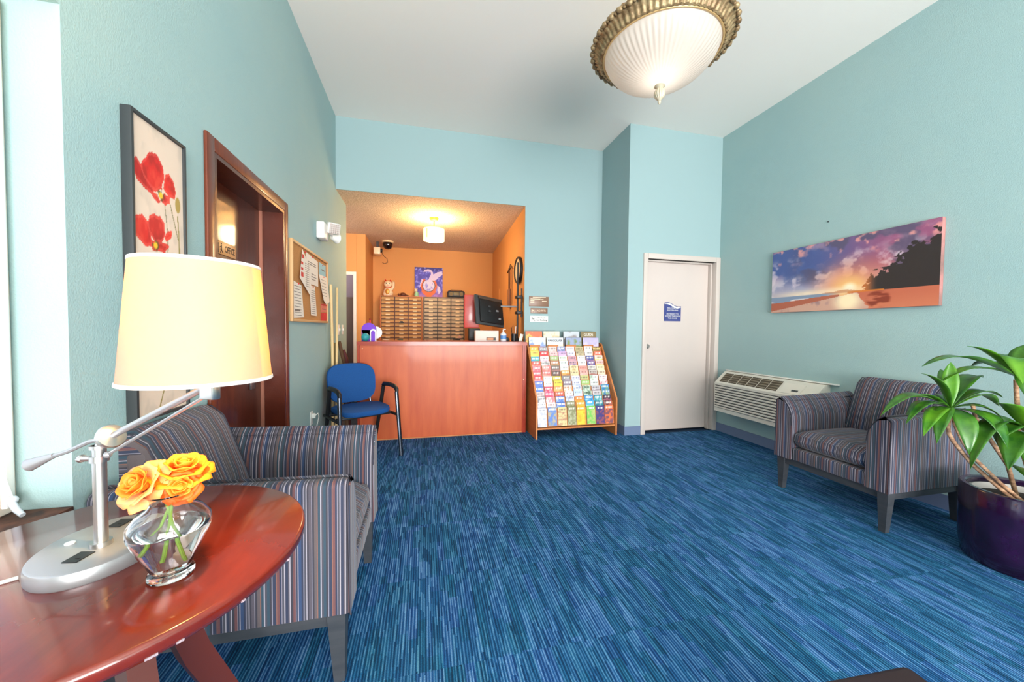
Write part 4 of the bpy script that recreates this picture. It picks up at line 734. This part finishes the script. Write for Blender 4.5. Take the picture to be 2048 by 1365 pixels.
obj('control_lid', MB().box(.02, LS-.03, yA+.14, yB_-.77, .0003, .004, .001, 1, tg), offw, ac)
obj('badge', MB().box(.05, .07, yA+.17, yA+.23, .0042, .006, 0, 1, tg), dgrey, ac, label='small dark badge')
# sunset canvas
SW, SH = 1.262, .605
sc_ = thing('sunset_canvas', 'wide canvas print of a beach sunset on the right teal wall', 'picture', mw=face((XR-.001, 2.428, 1.697), 'right'))
def sunset(U, V):
    n = vnoise(U, V, 7, 4, 201, 6); n2 = vnoise(U, V, 6, 4, 338, 6); n4 = vnoise(U, V, 11, 6, 512, 6); n3 = vnoise(U, V, 16, 9, 77, 4)
    sx_, sy_ = .56, .30
    C = np.zeros(U.shape+(3,))+np.array((70, 92, 150.)); C = mixc(C, (150, 84, 120), sm(U, .25, .85)); C = mixc(C, (196, 96, 96), sm(U, .5, .9)*sm(.9-V, 0, .4)*.8)
    C = mixc(C, (200, 186, 196), sm(.62-V, 0, .3)*.75)
    C = mixc(C, (84, 78, 106), sm(n, .44, .60)*sm(V, .33, .5)*sm(U, .08, .35)*.85); C = mixc(C, (190, 150, 170), sm(n2, .50, .72)*sm(V, .3, .5)*.55); C = mixc(C, (226, 206, 214), sm(n4, .58, .72)*sm(V, .28, .4)*(1-sm(V, .7, .9))*.7)
    C = mixc(C, (242, 160, 150), sm(n3, .58, .72)*sm(V, .6, .9)*.8); C = mixc(C, (70, 84, 140), sm(.45-n, 0, .12)*sm(.5-U, 0, .3)*.6*sm(V, .4, .6))
    C = mixc(C, (214, 204, 210), sm(n2, .46, .6)*(1-sm(V, .45, .62))*(1-sm(U, .45, .6))*.7)
    d = np.hypot((U-sx_)*1.9, (V-sy_)*1.15)
    C = mixc(C, (238, 140, 90), (1-sm(d, .1, .62))*.75); C = mixc(C, (252, 200, 120), (1-sm(d, .04, .3))*.85); C = mixc(C, (255, 246, 214), 1-sm(d, .02, .11))
    C = mixc(C, (250, 226, 190), (1-sm(np.abs(V-.27), .0, .09))*(1-sm(np.abs(U-.36), .1, .5))*.75)
    hill = .245+.035*np.exp(-((U-.53)/.07)**2)+.012*np.exp(-((U-.42)/.03)**2); C = mixc(C, (206, 140, 96), ((V < hill) & (V > .235)).astype(float)*.8)
    C = mixc(C, (128, 146, 170), ((V < .245)).astype(float)*(1-sm(U, .38, .52))); C = mixc(C, (214, 206, 206), ((V < .20) & (V > .15)).astype(float)*sm(vnoise(U, V, 8, 40, 5, 2), .5, .6)*(1-sm(U, .3, .5)))
    beach = .155+.06*sm(U, .0, .5)
    C = mixc(C, (176, 96, 72), (V < beach).astype(float)*(U < .5)); wet = (V < (.02+U*.34)) & (U < .68-V*.35+(vnoise(U, V, 6, 30, 8, 2)-.5)*.03) & (V < .232)
    wc = np.zeros(U.shape+(3,))+np.array((206, 160, 140.)); wc = mixc(wc, (120, 96, 116), sm(vnoise(U, V, 14, 5, 9, 3), .5, .65)*.6*(1-sm(U, .35, .6))); wc = mixc(wc, (255, 232, 190), 1-sm(np.hypot((U-.55)*3, (V-.12)*1.6), .08, .36))
    C = np.where(wet[..., None], wc, C)
    right = (V < .235) & ~wet & (U > .52); C = mixc(C, (196, 104, 76), right.astype(float)*sm(U, .52, .60)); C = mixc(C, (224, 140, 100), right.astype(float)*sm(.2-V, 0, .2)*.4)
    rf = (1-sm(np.hypot((U-.72)/.075, (V-.12)/.12), .7, 1.0)); C = mixc(C, (126, 44, 26), rf*.85*sm(vnoise(U, V, 12, 20, 4, 3), .3, .5))
    tl = .25+.17*sm(U, .64, .69)+.17*sm(U, .72, .82)+.20*sm(U, .83, .88)+.10*sm(U, .95, 1.0)+(vnoise(U, V, 34, 22, 91, 4)-.5)*.30
    tree = (V < tl) & (V > .235) & (U > .625); C = mixc(C, (44, 36, 36), tree.astype(float)*sm(U, .6, .72)); C = mixc(C, (196, 92, 26), tree.astype(float)*(1-sm(U, .62, .72))*.9)
    C = mixc(C, (214, 120, 40), ((np.abs(V-.238) < .012) & (U > .55) & (U < .75)).astype(float)*.9)
    return C
obj('stretcher', MB().box(-SW/2, SW/2, -SH/2, SH/2, 0, .033, .002), mat('pinkish_canvas_edge', rgb(180, 124, 120), .7, var=((3, 3, 3), rgb(120, 96, 90), .4, .6)), sc_); painted('canvas', SW-.003, SH-.003, 330, 160, sunset, paintm, sc_, th=.0335)
o = obj('wall_nail', MB().ball((0, 0, .003), .006, 8), black, mw=face((XR-.001, 2.56, 2.18), 'right')); tag(o, 'tiny dark nail in the right teal wall above the canvas', 'nail')

# ================================================================== ARMCHAIRS
def rpoly(c, n=6):        # round corners: list of (x, y, r)
    out = []
    for i, (x, y, r) in enumerate(c):
        if r <= 0: out.append((x, y)); continue
        p = Vector((x, y)); a = Vector(c[i-1][:2])-p; b = Vector(c[(i+1) % len(c)][:2])-p; a.normalize(); b.normalize()
        s = p+a*r; e = p+b*r
        for k in range(n+1):
            t = k/n; q = s*(1-t)**2+p*2*t*(1-t)+e*t*t; out.append((q.x, q.y))
    return out
def armchair(label, loc, rotz, grp):
    """local: +x forward, width along y, origin under the seat middle at floor"""
    t = thing('armchair', label, 'armchair', loc, rotz, grp); Wd, F, B = .365, .36, -.34
    for s in (-1, 1):
        c = [(s*Wd, .2465, .004), (s*Wd, .690, .02), (s*(Wd-.05), .697, .03), (s*(Wd-.125), .645, .11), (s*(Wd-.125), .2465, 0)]
        prf = rpoly(c); n = len(prf); loops = []
        for x, k in ((B, .020), (-.1, .012), (.2, .003), (F-.012, 0), (F, 0)):
            sh = .006 if x == F else 0
            loops.append([(x-(.02*(z-.25) if x >= F-.02 else 0), y-(s*sh if abs(y) > Wd-.01 else -s*sh*0), z+k*max(0, (z-.5)/.2)-(.006 if (x == F and z > .6) else 0)) for y, z in prf])
        obj('arm', MB().loft(loops), fabst['x'], t)
        front = [(F+.002-.02*(z-.25), y, z-.003) for y, z in prf[:-1]]
        obj('piping', MB().tube([p for p in front], .0032, 5), pipem, t)
        obj('front_facing', MB().prism(rpoly([(s*(Wd-.006), .246, 0), (s*(Wd-.006), .682, .02), (s*(Wd-.05), .688, .03), (s*(Wd-.12), .64, .11), (s*(Wd-.12), .246, 0)]), F-.004, F+.0006, 'yz', M=Matrix.Translation((0, 0, 0)) @ Matrix.Shear('XZ', 4, (0, 0)) if False else None), fabst['y'], t)
    iw = Wd-.127
    obj('seat_deck', MB().box(B+.03, F-.012, -iw, iw, .245, .335, .012, 3), fabst['y'], t)
    # seat cushion with crowned top
    cu = MB(); loops = []
    for y in np.linspace(-iw+.004, iw-.004, 13):
        e = min(1, (iw-.004-abs(y))/.03); k = math.sqrt(max(0, 1-(1-e)**2)); cr = .012*(1-(y/iw)**2)
        zt = .452+.02*k+cr; zb = .345+.012*(1-k)
        loops.append([(-.16, y, zb), (F-.05, y, zb), (F-.022+.012*k-.012, y, zb+.02), (F-.010+.014*k-.012, y, .395), (F-.03+.012*k, y, .438), (F-.07, y, zt-.006), (.0, y, zt), (-.16, y, zt-.004)])
    obj('seat_cushion', cu.loft(loops), fabst['y'], t)
    # back
    obj('back_frame', MB().box(B, B+.075, -iw, iw, .25, .80, .02, 3), fabst['y'], t)
    bm_ = Matrix.Translation((-.155, 0, .468)) @ Matrix.Rotation(math.radians(-19), 4, 'Y')
    loops = []; bw = iw-.002
    for y in np.linspace(-bw, bw, 15):
        e = min(1, (bw-abs(y))/.035); k = math.sqrt(max(0, 1-(1-e)**2)); pf_ = .014*(1-(y/bw)**2)
        h = .435-.03*(1-k); pr = [(-.006-pf_*.3, .0+.01*(1-k)), (-.006-pf_*.3+.012*k, .02), (.006*k+pf_, .12), (.006*k+pf_, .30), (-.004+pf_*.7, h-.05), (-.03, h-.008), (-.075, h), (-.125, h-.01), (-.145, h-.04), (-.145, .12), (-.13, .02), (-.10, .0+.01*(1-k))]
        loops.append([tuple(bm_ @ Vector((a, y, b))) for a, b in pr])
    bc_ = obj('back_cushion', MB().loft(loops), fabst['y'], t)
    for s in (-1, 1):
        obj('side_boxing', MB().prism(rpoly([(-.02, .03, .01), (-.02, .38, .05), (-.125, .40, .03), (-.13, .03, .01)]), s*(bw+.0005), s*(bw-.003), 'xz', M=bm_), fabst['z'], t, label='horizontally striped cushion side')
        obj('piping', MB().tube([tuple(bm_ @ Vector(q)) for q in ((.0, s*bw*.985, .03), (.004, s*bw*.985, .2), (.0, s*bw*.985, .36), (-.03, s*bw*.985, .415), (-.08, s*bw*.98, .425))], .003, 5), pipem, t)
    # wooden base: rails and four tapered legs
    obj('rail', MB().box(F-.05, F-.028, -Wd+.05, Wd-.05, .198, .244), legw, t); obj('rail', MB().box(B+.03, B+.052, -Wd+.05, Wd-.05, .198, .244), legw, t)
    for s in (-1, 1): obj('rail', MB().box(B+.04, F-.06, s*(Wd-.045), s*(Wd-.023), .198, .244), legw, t)
    for x in (F-.045, B+.045):
        for s in (-1, 1):
            a, b_ = .029, .017; y = s*(Wd-.038); dx = .007 if x > 0 else -.007
            obj('leg', MB().loft([[(x+dx-b_, y-b_, 0), (x+dx+b_, y-b_, 0), (x+dx+b_, y+b_, 0), (x+dx-b_, y+b_, 0)], [(x-a, y-a, .244), (x+a, y-a, .244), (x+a, y+a, .244), (x-a, y+a, .244)]]), legw, t)
    return t
armchair('multicoloured striped armchair against the left wall behind the round table', (-.598, 1.66, 0), 0, 'striped armchairs')
armchair('multicoloured striped armchair against the right wall beside the potted plant', (3.03, 1.945, 0), PI, 'striped armchairs')

# ================================================================== ROUND TABLE, LAMP, VASE
TZ = .73; TC = (-.626, .911)
tb = thing('round_table', 'round glossy red mahogany side table in the left foreground', 'table', (*TC, 0))
obj('tabletop', MB().lathe([(.333, -.036), (.345, -.030), (.351, -.020), (.351, -.008), (.348, -.002), (.344, 0)], 96, M=Matrix.Translation((0, 0, TZ))), tablew, tb)
# worn chips along the edge
chipm = mat('pale_worn_chip', rgb(170, 150, 156), .6)
for a, w in ((-62, 3), (-50, 2.4), (-44, 1.5), (-28, .8), (-8, .6), (-70, 1.2)):
    ch = MB(); A0, A1 = math.radians(a), math.radians(a+w); n = 5
    ch.loft([[(r_*math.cos(A0+(A1-A0)*k/n), r_*math.sin(A0+(A1-A0)*k/n), TZ+z) for r_, z in ((.3475, -.029), (.3492, -.027+.002*math.sin(k*2)), (.3505, -.0235), (.346, -.0235), (.345, -.029))] for k in range(n+1)])
    obj('worn_chip', ch, chipm, tb)
legt = mat('dark_red_leg_wood', rgb(84, 34, 26), .35, coat=.3)
for k in range(4):
    a = math.radians(-38+90*k); ca, sa = math.cos(a), math.sin(a); nx, ny = -sa*.021, ca*.021
    lo = []
    for r_, z, h in ((.02, .66, .022), (.14, .42, .024), (.30, .022, .022)):
        lo.append([(ca*(r_-h)+nx, sa*(r_-h)+ny, max(0, z-.012)), (ca*(r_+h)+nx, sa*(r_+h)+ny, z+(.012 if z > .1 else -.022)), (ca*(r_+h)-nx, sa*(r_+h)-ny, z+(.012 if z > .1 else -.022)), (ca*(r_-h)-nx, sa*(r_-h)-ny, max(0, z-.012))])
    lo[2] = [(ca*.285+nx, sa*.285+ny, 0), (ca*.335+nx, sa*.335+ny, 0), (ca*.335-nx, sa*.335-ny, 0), (ca*.285-nx, sa*.285-ny, 0)]
    lo[0] = [(ca*.03+nx, sa*.03+ny, TZ-.037), (ca*.09+nx, sa*.09+ny, TZ-.037), (ca*.09-nx, sa*.09-ny, TZ-.037), (ca*.03-nx, sa*.03-ny, TZ-.037)]
    obj('leg', MB().loft(lo), legt, tb)
obj('hub', MB().lathe([(.05, TZ-.10), (.09, TZ-.06), (.10, TZ-.0365)], 16), legt, tb)
# swing arm lamp
lp = thing('table_lamp', 'silver swing-arm table lamp with a glowing cream shade on the round table', 'table lamp', (-.640, .920, TZ))
th = math.radians(95); ell = lambda k, z: [(math.cos(th)*.118*k*math.cos(a)-math.sin(th)*.094*k*math.sin(a), math.sin(th)*.118*k*math.cos(a)+math.cos(th)*.094*k*math.sin(a), z) for a in np.linspace(0, 2*PI, 65)[:-1]]
obj('base', MB().loft([ell(.985, 0), ell(1, .003), ell(1, .022), ell(.985, .027), ell(.955, .029)]), silver, lp)
PX = Vector((.010, -.019, 0))
for dx, dy in ((.003, -.060), (-.018, .072)):
    om = Matrix.Translation((dx, dy, .0292)) @ Matrix.Rotation(th-.25, 4, 'Z'); obj('power_outlet', MB().box(-.017, .017, -.013, .013, 0, .0015, 0, 1, om).box(-.006, -.004, -.007, .0, .0015, .002, 0, 1, om), black, lp, label='black socket insert')
obj('button', MB().cyl(.008, .029, .031, 12, M=Matrix.Translation((-.055, .0, 0))), white, lp)
obj('post', MB().cyl(.0165, .0292, .038, 18, M=Matrix.Translation(PX)).cyl(.0105, .035, .232, 18, M=Matrix.Translation(PX)).cyl(.014, .225, .232, 18, M=Matrix.Translation(PX)), steel, lp)
rg = Vector((PX.x, PX.y, .205)); obj('collar', MB().cyl(.0145, -.006, .006, 16, M=Matrix.Translation(rg)).tube([rg+Vector((-.03, .004, .0)), rg+Vector((-.014, .002, 0))], .006, 8).ball(rg+Vector((-.033, .005, 0)), .008, 8), steel, lp)
J = Vector((.038, -.030, .251)); Tp = Vector((.261, -.147, .363)); D_ = (Tp-J).normalized()
jm = Matrix.Translation(J) @ D_.to_track_quat('Z', 'Y').to_matrix().to_4x4()
obj('joint_disc', MB().lathe([(.006, -.02), (.02, -.012), (.024, .0), (.022, .004), (.008, .008)], 22, M=jm), steel, lp); obj('joint_neck', MB().tube([PX+Vector((0, 0, .225)), (.022, -.024, .244), J-D_*.012], .0085, 10), steel, lp)
obj('arm', MB().tube([J, Tp], .0062, 12), silver, lp); Rs = Vector((.030, -.028, .214)); obj('tension_rod', MB().tube([Rs, Tp+Vector((-.004, .002, -.018))], .0032, 8).ball(Rs, .007, 8), silver, lp)
obj('end_bracket', MB().box(-.016, .016, -.008, .008, -.024, .008, .003, 2, Matrix.Translation(Tp+Vector((.004, -.002, 0))) @ Matrix.Rotation(math.radians(-28), 4, 'Z')), steel, lp)
obj('counterweight', MB().tube([J-D_*.012, (-.01, -.013, .238), (-.046, -.011, .220), (-.07, -.011, .212)], .0042, 8).tube([(-.068, -.011, .213), (-.075, -.011, .2105), (-.107, -.011, .197), (-.113, -.011, .1945)], [.0052, .0065, .0125, .006], 12), silver, lp)
SCn = Vector((.236, -.118, 0)); ZB, ZT = .370, .586
shm = Matrix.Translation(SCn)
obj('lamp_shade', MB().lathe([(.112, ZB), (.111, ZB+.002), (.0935, ZT), (.0925, ZT), (.1100, ZB+.002), (.112, ZB)], 72, M=shm, cap=False), shadem, lp)
obj('shade_trim', MB().lathe([(.1118, ZB-.001), (.1130, ZB), (.1126, ZB+.005), (.1112, ZB+.006), (.1118, ZB-.001)], 72, M=shm, cap=False), mat('shade_binding', rgb(236, 222, 212), .7), lp)
obj('shade_trim', MB().lathe([(.0936, ZT-.005), (.0948, ZT-.004), (.0942, ZT+.001), (.0925, ZT+.0005), (.0936, ZT-.005)], 72, M=shm, cap=False), mat('shade_binding', rgb(244, 232, 224), .7), lp)
obj('socket', MB().cyl(.012, ZB+.01, ZB+.06, 14, M=shm).tube([Tp, SCn+Vector((0, 0, ZB+.015))], .006, 8), silver, lp); obj('bulb', MB().ball(SCn+Vector((0, 0, ZB+.10)), .022, 14, (1, 1, 1.25)), bulbm, lp)
hrp = MB()
for k in range(3): hrp.tube([SCn+Vector((0, 0, ZT-.025)), SCn+Vector((.093*math.cos(k*2.1), .093*math.sin(k*2.1), ZT-.006))], .0015, 5)
obj('spider', hrp, silver, lp)
bp = Vector(lp.location)+SCn; point('table_lamp_bulb', (bp.x+.03, bp.y+.02, TZ+ZB+.13), LP['table'], (1, .62, .20), .022)
o = obj('lamp_cord', MB().tube([(-.727, .86, TZ+.004), (-.77, .83, TZ+.0035), (-.83, .84, TZ+.0035), (-.90, .85, TZ+.0035), (-.955, .87, TZ+.0035)], .003, 6), white); tag(o, 'white lamp cord lying on the round table behind the lamp base', 'cord')
# vase with roses
VC = (-.462, .812)
vz = thing('glass_vase', 'clear glass urn vase half full of water on the round table', 'vase', (*VC, TZ+.0005))
ou = [(.030, 0), (.0345, .003), (.0345, .010), (.029, .016), (.037, .034), (.052, .066), (.0615, .092), (.060, .108), (.048, .124), (.034, .134), (.0285, .143), (.031, .156), (.039, .163)]
inn = [(.036, .162), (.029, .155), (.0262, .143), (.032, .1325), (.046, .122), (.0575, .107), (.059, .092), (.0495, .066), (.0345, .034), (.026, .018), (.001, .016)]
obj('glass_body', MB().lathe(ou+inn, 48, cap=False).prism([(.030*math.cos(2*PI*k/48), .030*math.sin(2*PI*k/48)) for k in range(48)], -.0001, .0, 'xy') if False else MB().lathe([(.0005, 0)]+ou+inn, 48, cap=False), glass, vz)
obj('water', MB().lathe([(.0005, .0165), (.0258, .0185), (.0343, .034), (.0492, .066), (.0586, .090), (.0585, .094), (.0005, .094)], 48, cap=False), water, vz)
def rose(name, label, c, r, mo, mi, tilt, stem_to, seed):
    rs = random.Random(seed); t = thing('rose', label, 'flower', (*VC, TZ), 0, 'roses in the glass vase')
    base = Matrix.Translation(c) @ tilt
    n = 0
    for ring, (cnt, rad, h, open_, w) in enumerate(((3, .20, .75, .05, .5), (4, .38, .85, .15, .62), (5, .60, .80, .38, .75), (6, .82, .62, .62, .85), (6, 1.0, .38, .95, .9))):
        for k in range(cnt):
            a = 2*PI*k/cnt+ring*.7+rs.uniform(-.15, .15); mb = MB(); G = []
            for i in range(6):
                u = i/5; row = []
                for j in range(7):
                    v = (j/6-.5)*2; wid = w*r*math.sin(PI*min(1, .18+u*.62))*.95
                    rr = rad*r*(.35+.65*u)+open_*r*.35*u*u; z = -r*.55+h*r*1.25*u-(.30*r*u**3*open_)-.10*r*v*v*u
                    ang = a+v*wid/max(rr, .25*r); rr2 = rr+.05*r*math.sin(3*v+seed+k)*u
                    row.append(mb.b.verts.new((rr2*math.cos(ang), rr2*math.sin(ang), z)))
                G.append(row)
            for i in range(5):
                for j in range(6): mb.b.faces.new((G[i][j], G[i][j+1], G[i+1][j+1], G[i+1][j]))
            o = obj('petal', mb, mo if ring > 2 else mi, t, base); sol = o.modifiers.new('t', 'SOLIDIFY'); sol.thickness = .0012; n += 1
    obj('bud', MB().ball((0, 0, -.05*r), .26*r, 10, (1, 1, 1.5)), mi, t, base)
    obj('sepal', MB().lathe([(.003, -.75*r), (.25*r, -.6*r), (.12*r, -.5*r)], 8), stemg, t, base)
    p0 = base @ Vector((0, 0, -.62*r)); pts = [p0, p0*.6+Vector((0, 0, .045)), Vector((stem_to[0]*.3, stem_to[1]*.3, .125)), Vector(stem_to)]
    pts = [p0, Vector((p0.x*.45, p0.y*.45, .165)), Vector((p0.x*.2, p0.y*.2, .143)), Vector(stem_to)]
    obj('stem', MB().tube(pts, [.0028, .0026, .0026, .0024], 8), stemg, t)
    return t
rose('rose', 'peach and yellow rose, leftmost of three in the vase', (-.045, -.008, .182), .036, fl_p, fl_o, Matrix.Rotation(math.radians(55), 4, 'X') @ Matrix.Rotation(math.radians(-20), 4, 'Y'), (.012, .008, .03), 1)
rose('rose', 'bright orange rose, topmost of three in the vase', (.010, .022, .200), .038, fl_y, fl_o, Matrix.Rotation(math.radians(14), 4, 'X') @ Matrix.Rotation(math.radians(10), 4, 'Y'), (-.03, .0, .06), 2)
rose('rose', 'small orange rose facing forward, lowest right of three in the vase', (.020, -.006, .171), .026, mat('deep_orange_petal', rgb(240, 100, 10), .6), fl_o, Matrix.Rotation(math.radians(70), 4, 'X') @ Matrix.Rotation(math.radians(18), 4, 'Y'), (-.012, .006, .04), 3)

# ================================================================== PLANT
PC = (3.03, 1.215)
pt = thing('potted_plant', 'broad-leaved green dracaena in a dark purple glazed pot', 'plant', (*PC, 0))
obj('pot', MB().lathe([(.205, 0), (.213, .01), (.224, .10), (.228, .25), (.228, .385), (.222, .393), (.205, .393), (.198, .385), (.197, .30), (.0005, .30)], 64, cap=False), potm, pt)
obj('liner', MB().lathe([(.1965, .30), (.1965, .362), (.182, .366), (.178, .33)], 48, cap=False), liner, pt, label='pale grey inner liner'); obj('soil', MB().lathe([(.1955, .302), (.17, .335), (.09, .345), (.0005, .342)], 32, cap=False), soilm, pt)
A_ = Vector((2.602, 1.30, .80)); B_ = Vector((2.86, 1.20, .975)); C_ = Vector((2.83, 1.14, .70)); P0 = Vector((*PC, 0))
STA = [(2.97, 1.22, .335), (2.90, 1.27, .42), (2.80, 1.30, .51), (2.72, 1.30, .575), (2.635, 1.30, .65), (2.60, 1.30, .69), (2.59, 1.30, .73), (2.60, 1.30, .79)]
STB = [(2.99, 1.20, .335), (2.90, 1.25, .43), (2.72, 1.27, .575), (2.64, 1.27, .66), (2.60, 1.28, .74), (2.615, 1.30, .80)]
STC = [(3.06, 1.26, .335), (2.95, 1.25, .52), (2.82, 1.24, .63), (2.73, 1.24, .72), (2.66, 1.24, .79), (2.64, 1.24, .85)]
def stem(pts, r0, r1):
    n = len(pts); obj('stem', MB().tube([Vector(p)-P0 for p in pts], [.8*(r0+(r1-r0)*i/(n-1)) for i in range(n)], 10), stemm, pt)
stem(STA, .013, .010)
stem(STB, .011, .009); stem(STC, .012, .010)
stem([(3.05, 1.19, .34), (2.95, 1.19, .55), (2.88, 1.19, .68), (2.89, 1.20, .80), (2.87, 1.2, .90), B_], .013, .011)
stem([(3.01, 1.14, .34), (2.93, 1.14, .46), (2.86, 1.14, .58), C_], .022, .019)
def leaf(b, tip, w, sag, m, cup=.25):
    b = Vector(b); tip = Vector(tip); L = (tip-b).length; d = (tip-b).normalized(); side = d.cross(Vector((0, 0, 1)))
    if side.length < .2: side = Vector((.4, -1, 0))
    side.normalize(); nrm = side.cross(d).normalized(); mb = MB(); n = 11; rows = []
    for i in range(n+1):
        u = i/n; ww = 1.45*w*(max(0, math.sin(PI*u**1.15))**.9)+.0028*(1-u); q = b+(tip-b)*u+nrm*(sag*4.6*u*(1-u)*(1-.0*u))*L+Vector((0, 0, -.10*L*max(0, u-.55)**2*4))
        row = []
        for j in range(5):
            v = (j/4-.5)*2; row.append(mb.b.verts.new(q+side*v*ww+nrm*(abs(v)*ww*cup)-P0))
        rows.append(row)
    for i in range(n):
        for j in range(4): mb.b.faces.new((rows[i][j], rows[i][j+1], rows[i+1][j+1], rows[i+1][j]))
    o = obj('leaf', mb, m, pt); s_ = o.modifiers.new('t', 'SOLIDIFY'); s_.thickness = .0014
for k, (tp, w, sg_) in enumerate((((2.125, 1.30, .846), .020, .12), ((2.222, 1.26, .801), .016, .12), ((2.269, 1.22, .75), .022, .10), ((2.321, 1.20, .715), .022, .16), ((2.46, 1.16, .66), .026, .22), ((2.59, 1.10, .70), .034, .2), ((2.649, 1.33, 1.075), .020, -.04),
                              ((2.493, 1.36, 1.015), .020, .10), ((2.88, 1.32, .998), .028, .14), ((2.817, 1.22, .905), .026, .16), ((2.93, 1.28, .85), .028, .14), ((2.80, 1.22, .66), .028, .18), ((2.71, 1.40, 1.03), .020, .05), ((2.40, 1.36, .80), .026, .14), ((2.52, 1.44, .86), .024, .12), ((2.76, 1.42, .86), .026, .12), ((2.70, 1.16, .80), .024, .18))):
    leaf(A_+Vector((0, 0, .02)), tp, w, sg_, leaflt if k % 4 == 2 else leafm)
for k, (tp, w, sg_) in enumerate((((2.239, 1.22, 1.10), .024, .05), ((2.62, 1.08, 1.0), .040, .3), ((2.73, 1.08, .86), .034, .24), ((2.95, 1.2, 1.17), .028, .06), ((2.70, 1.30, 1.16), .024, .05), ((3.12, 1.10, 1.05), .030, .16), ((3.16, 1.24, .96), .030, .16), ((3.05, 1.02, .92), .03, .2), ((2.95, 1.40, 1.04), .026, .12), ((2.86, .98, 1.02), .03, .2), ((2.60, 1.34, .97), .024, .14), ((3.10, 1.36, 1.10), .026, .1))):
    leaf(B_+Vector((0, 0, .015)), tp, w, sg_, leaflt if k % 3 == 1 else leafm)
for k, (tp, w, sg_) in enumerate((((2.62, 1.15, .90), .030, .08), ((2.59, 1.12, .74), .026, .15), ((2.60, 1.10, .60), .034, .25), ((2.70, 1.06, .56), .036, .25), ((3.05, 1.05, .72), .032, .2), ((2.95, 1.0, .60), .034, .25), ((2.78, .98, .66), .034, .3), ((3.08, 1.22, .80), .03, .15), ((2.80, 1.34, .74), .03, .2), ((2.90, 1.08, .92), .026, .1), ((2.47, 1.16, .60), .026, .3))):
    leaf(C_+Vector((0, 0, .02)), tp, w, sg_, leaflt if k % 4 == 0 else leafm)
leaf((2.90, 1.14, .50), (2.69, 1.08, .56), .045, .10, leafm); leaf((2.90, 1.14, .48), (2.75, 1.02, .42), .04, .25, leafm)

# dark ottoman corner at the bottom edge of the view
ot = thing('ottoman', 'dark brown ottoman whose corner just shows at the bottom edge', 'ottoman', (1.085, .528, 0), math.radians(-3))
obj('cushion', MB().box(-.19, .19, -.19, .19, .09, .30, .02, 3), mat('dark_brown_leather', rgb(48, 30, 34), .45), ot); obj('seam', MB().tube([(-.185, .185, .285), (.185, .185, .285), (.185, -.185, .285)], .004, 6), mat('brown_seam', rgb(90, 60, 60), .5), ot)
for sx_ in (-1, 1):
    for sy_ in (-1, 1): obj('leg', MB().cyl(.015, 0, .09, 10, M=Matrix.Translation((sx_*.15, sy_*.15, 0)), r2=.02), black, ot)

# ================================================================== BIG CEILING LIGHT
LC = (1.457, 2.125)
cl = thing('ceiling_light', 'large antique-gold ceiling light with ribbed frosted glass bowl', 'ceiling light', (*LC, ZC))
z0 = 3.0-ZC
md = lambda a, r, z: 1+.011*math.sin(a*72)*(1 if .36 < r < .45 else 0)
obj('fluted_ring', MB().lathe([(.352, z0-.035), (.362, z0-.045), (.372, z0-.040), (.380, z0-.022), (.395, z0-.004), (.414, z0+.006), (.424, z0+.02), (.418, z0+.04), (.38, z0+.05), (.352, z0+.04)], 432, mod=md, cap=False), antique, cl)
bd = MB()
for k in range(44):
    a = 2*PI*k/44
    bd.ball((0, 0, 0), .0165, 8, (1, 1.25, 1), Matrix.Rotation(a, 4, 'Z') @ Matrix.Translation((.424, 0, z0+.012))); bd.ball((0, 0, 0), .010, 6, (1, 1, 1), Matrix.Rotation(a+PI/44, 4, 'Z') @ Matrix.Translation((.422, 0, z0+.01)))
o = obj('bead_trim', bd, antique, cl); o['kind'] = 'stuff'
obj('inner_rim', MB().lathe([(.342, z0-.037), (.348, z0-.046), (.356, z0-.046), (.360, z0-.038)], 96, cap=False), mat('warm_gold_rim', rgb(214, 176, 120), .4, .3), cl)
rb = lambda a, r, z: 1+.010*math.sin(a*60)*min(1, r/.15)*(1 if r < .335 else 0)
bp_ = [(.346, z0-.035), (.338, z0-.055), (.322, z0-.085), (.295, z0-.120), (.26, z0-.152), (.21, z0-.185), (.15, z0-.212), (.09, z0-.230), (.03, z0-.238)]
obj('glass_bowl', MB().lathe(bp_, 360, mod=rb, cap=False), bowlm, cl)
obj('finial', MB().lathe([(.030, z0-.234), (.033, z0-.243), (.024, z0-.252), (.018, z0-.258), (.026, z0-.266), (.033, z0-.285), (.028, z0-.308), (.014, z0-.325), (.007, z0-.333), (.011, z0-.34), (.006, z0-.35), (.001, z0-.356)], 72, mod=lambda a, r, z: 1+.07*math.sin(a*14)*(1 if r > .02 and z < z0-.26 else 0), cap=False), mat('pale_antique_finial', rgb(196, 184, 160), .45, .2), cl)
obj('pan', MB().lathe([(.35, z0+.045), (.30, z0+.075), (.12, z0+.10), (.02, z0+.11)], 64, cap=False), antique, cl); obj('stem', MB().cyl(.014, z0+.10, -.03, 12), antique, cl); obj('canopy', MB().lathe([(.015, -.05), (.07, -.035), (.09, 0)], 32, cap=False), antique, cl)
point('ceiling_light_bulb', (LC[0]-.02, LC[1]-.03, 3.0-.12), LP['ceiling'], (1, .93, .82), .07)
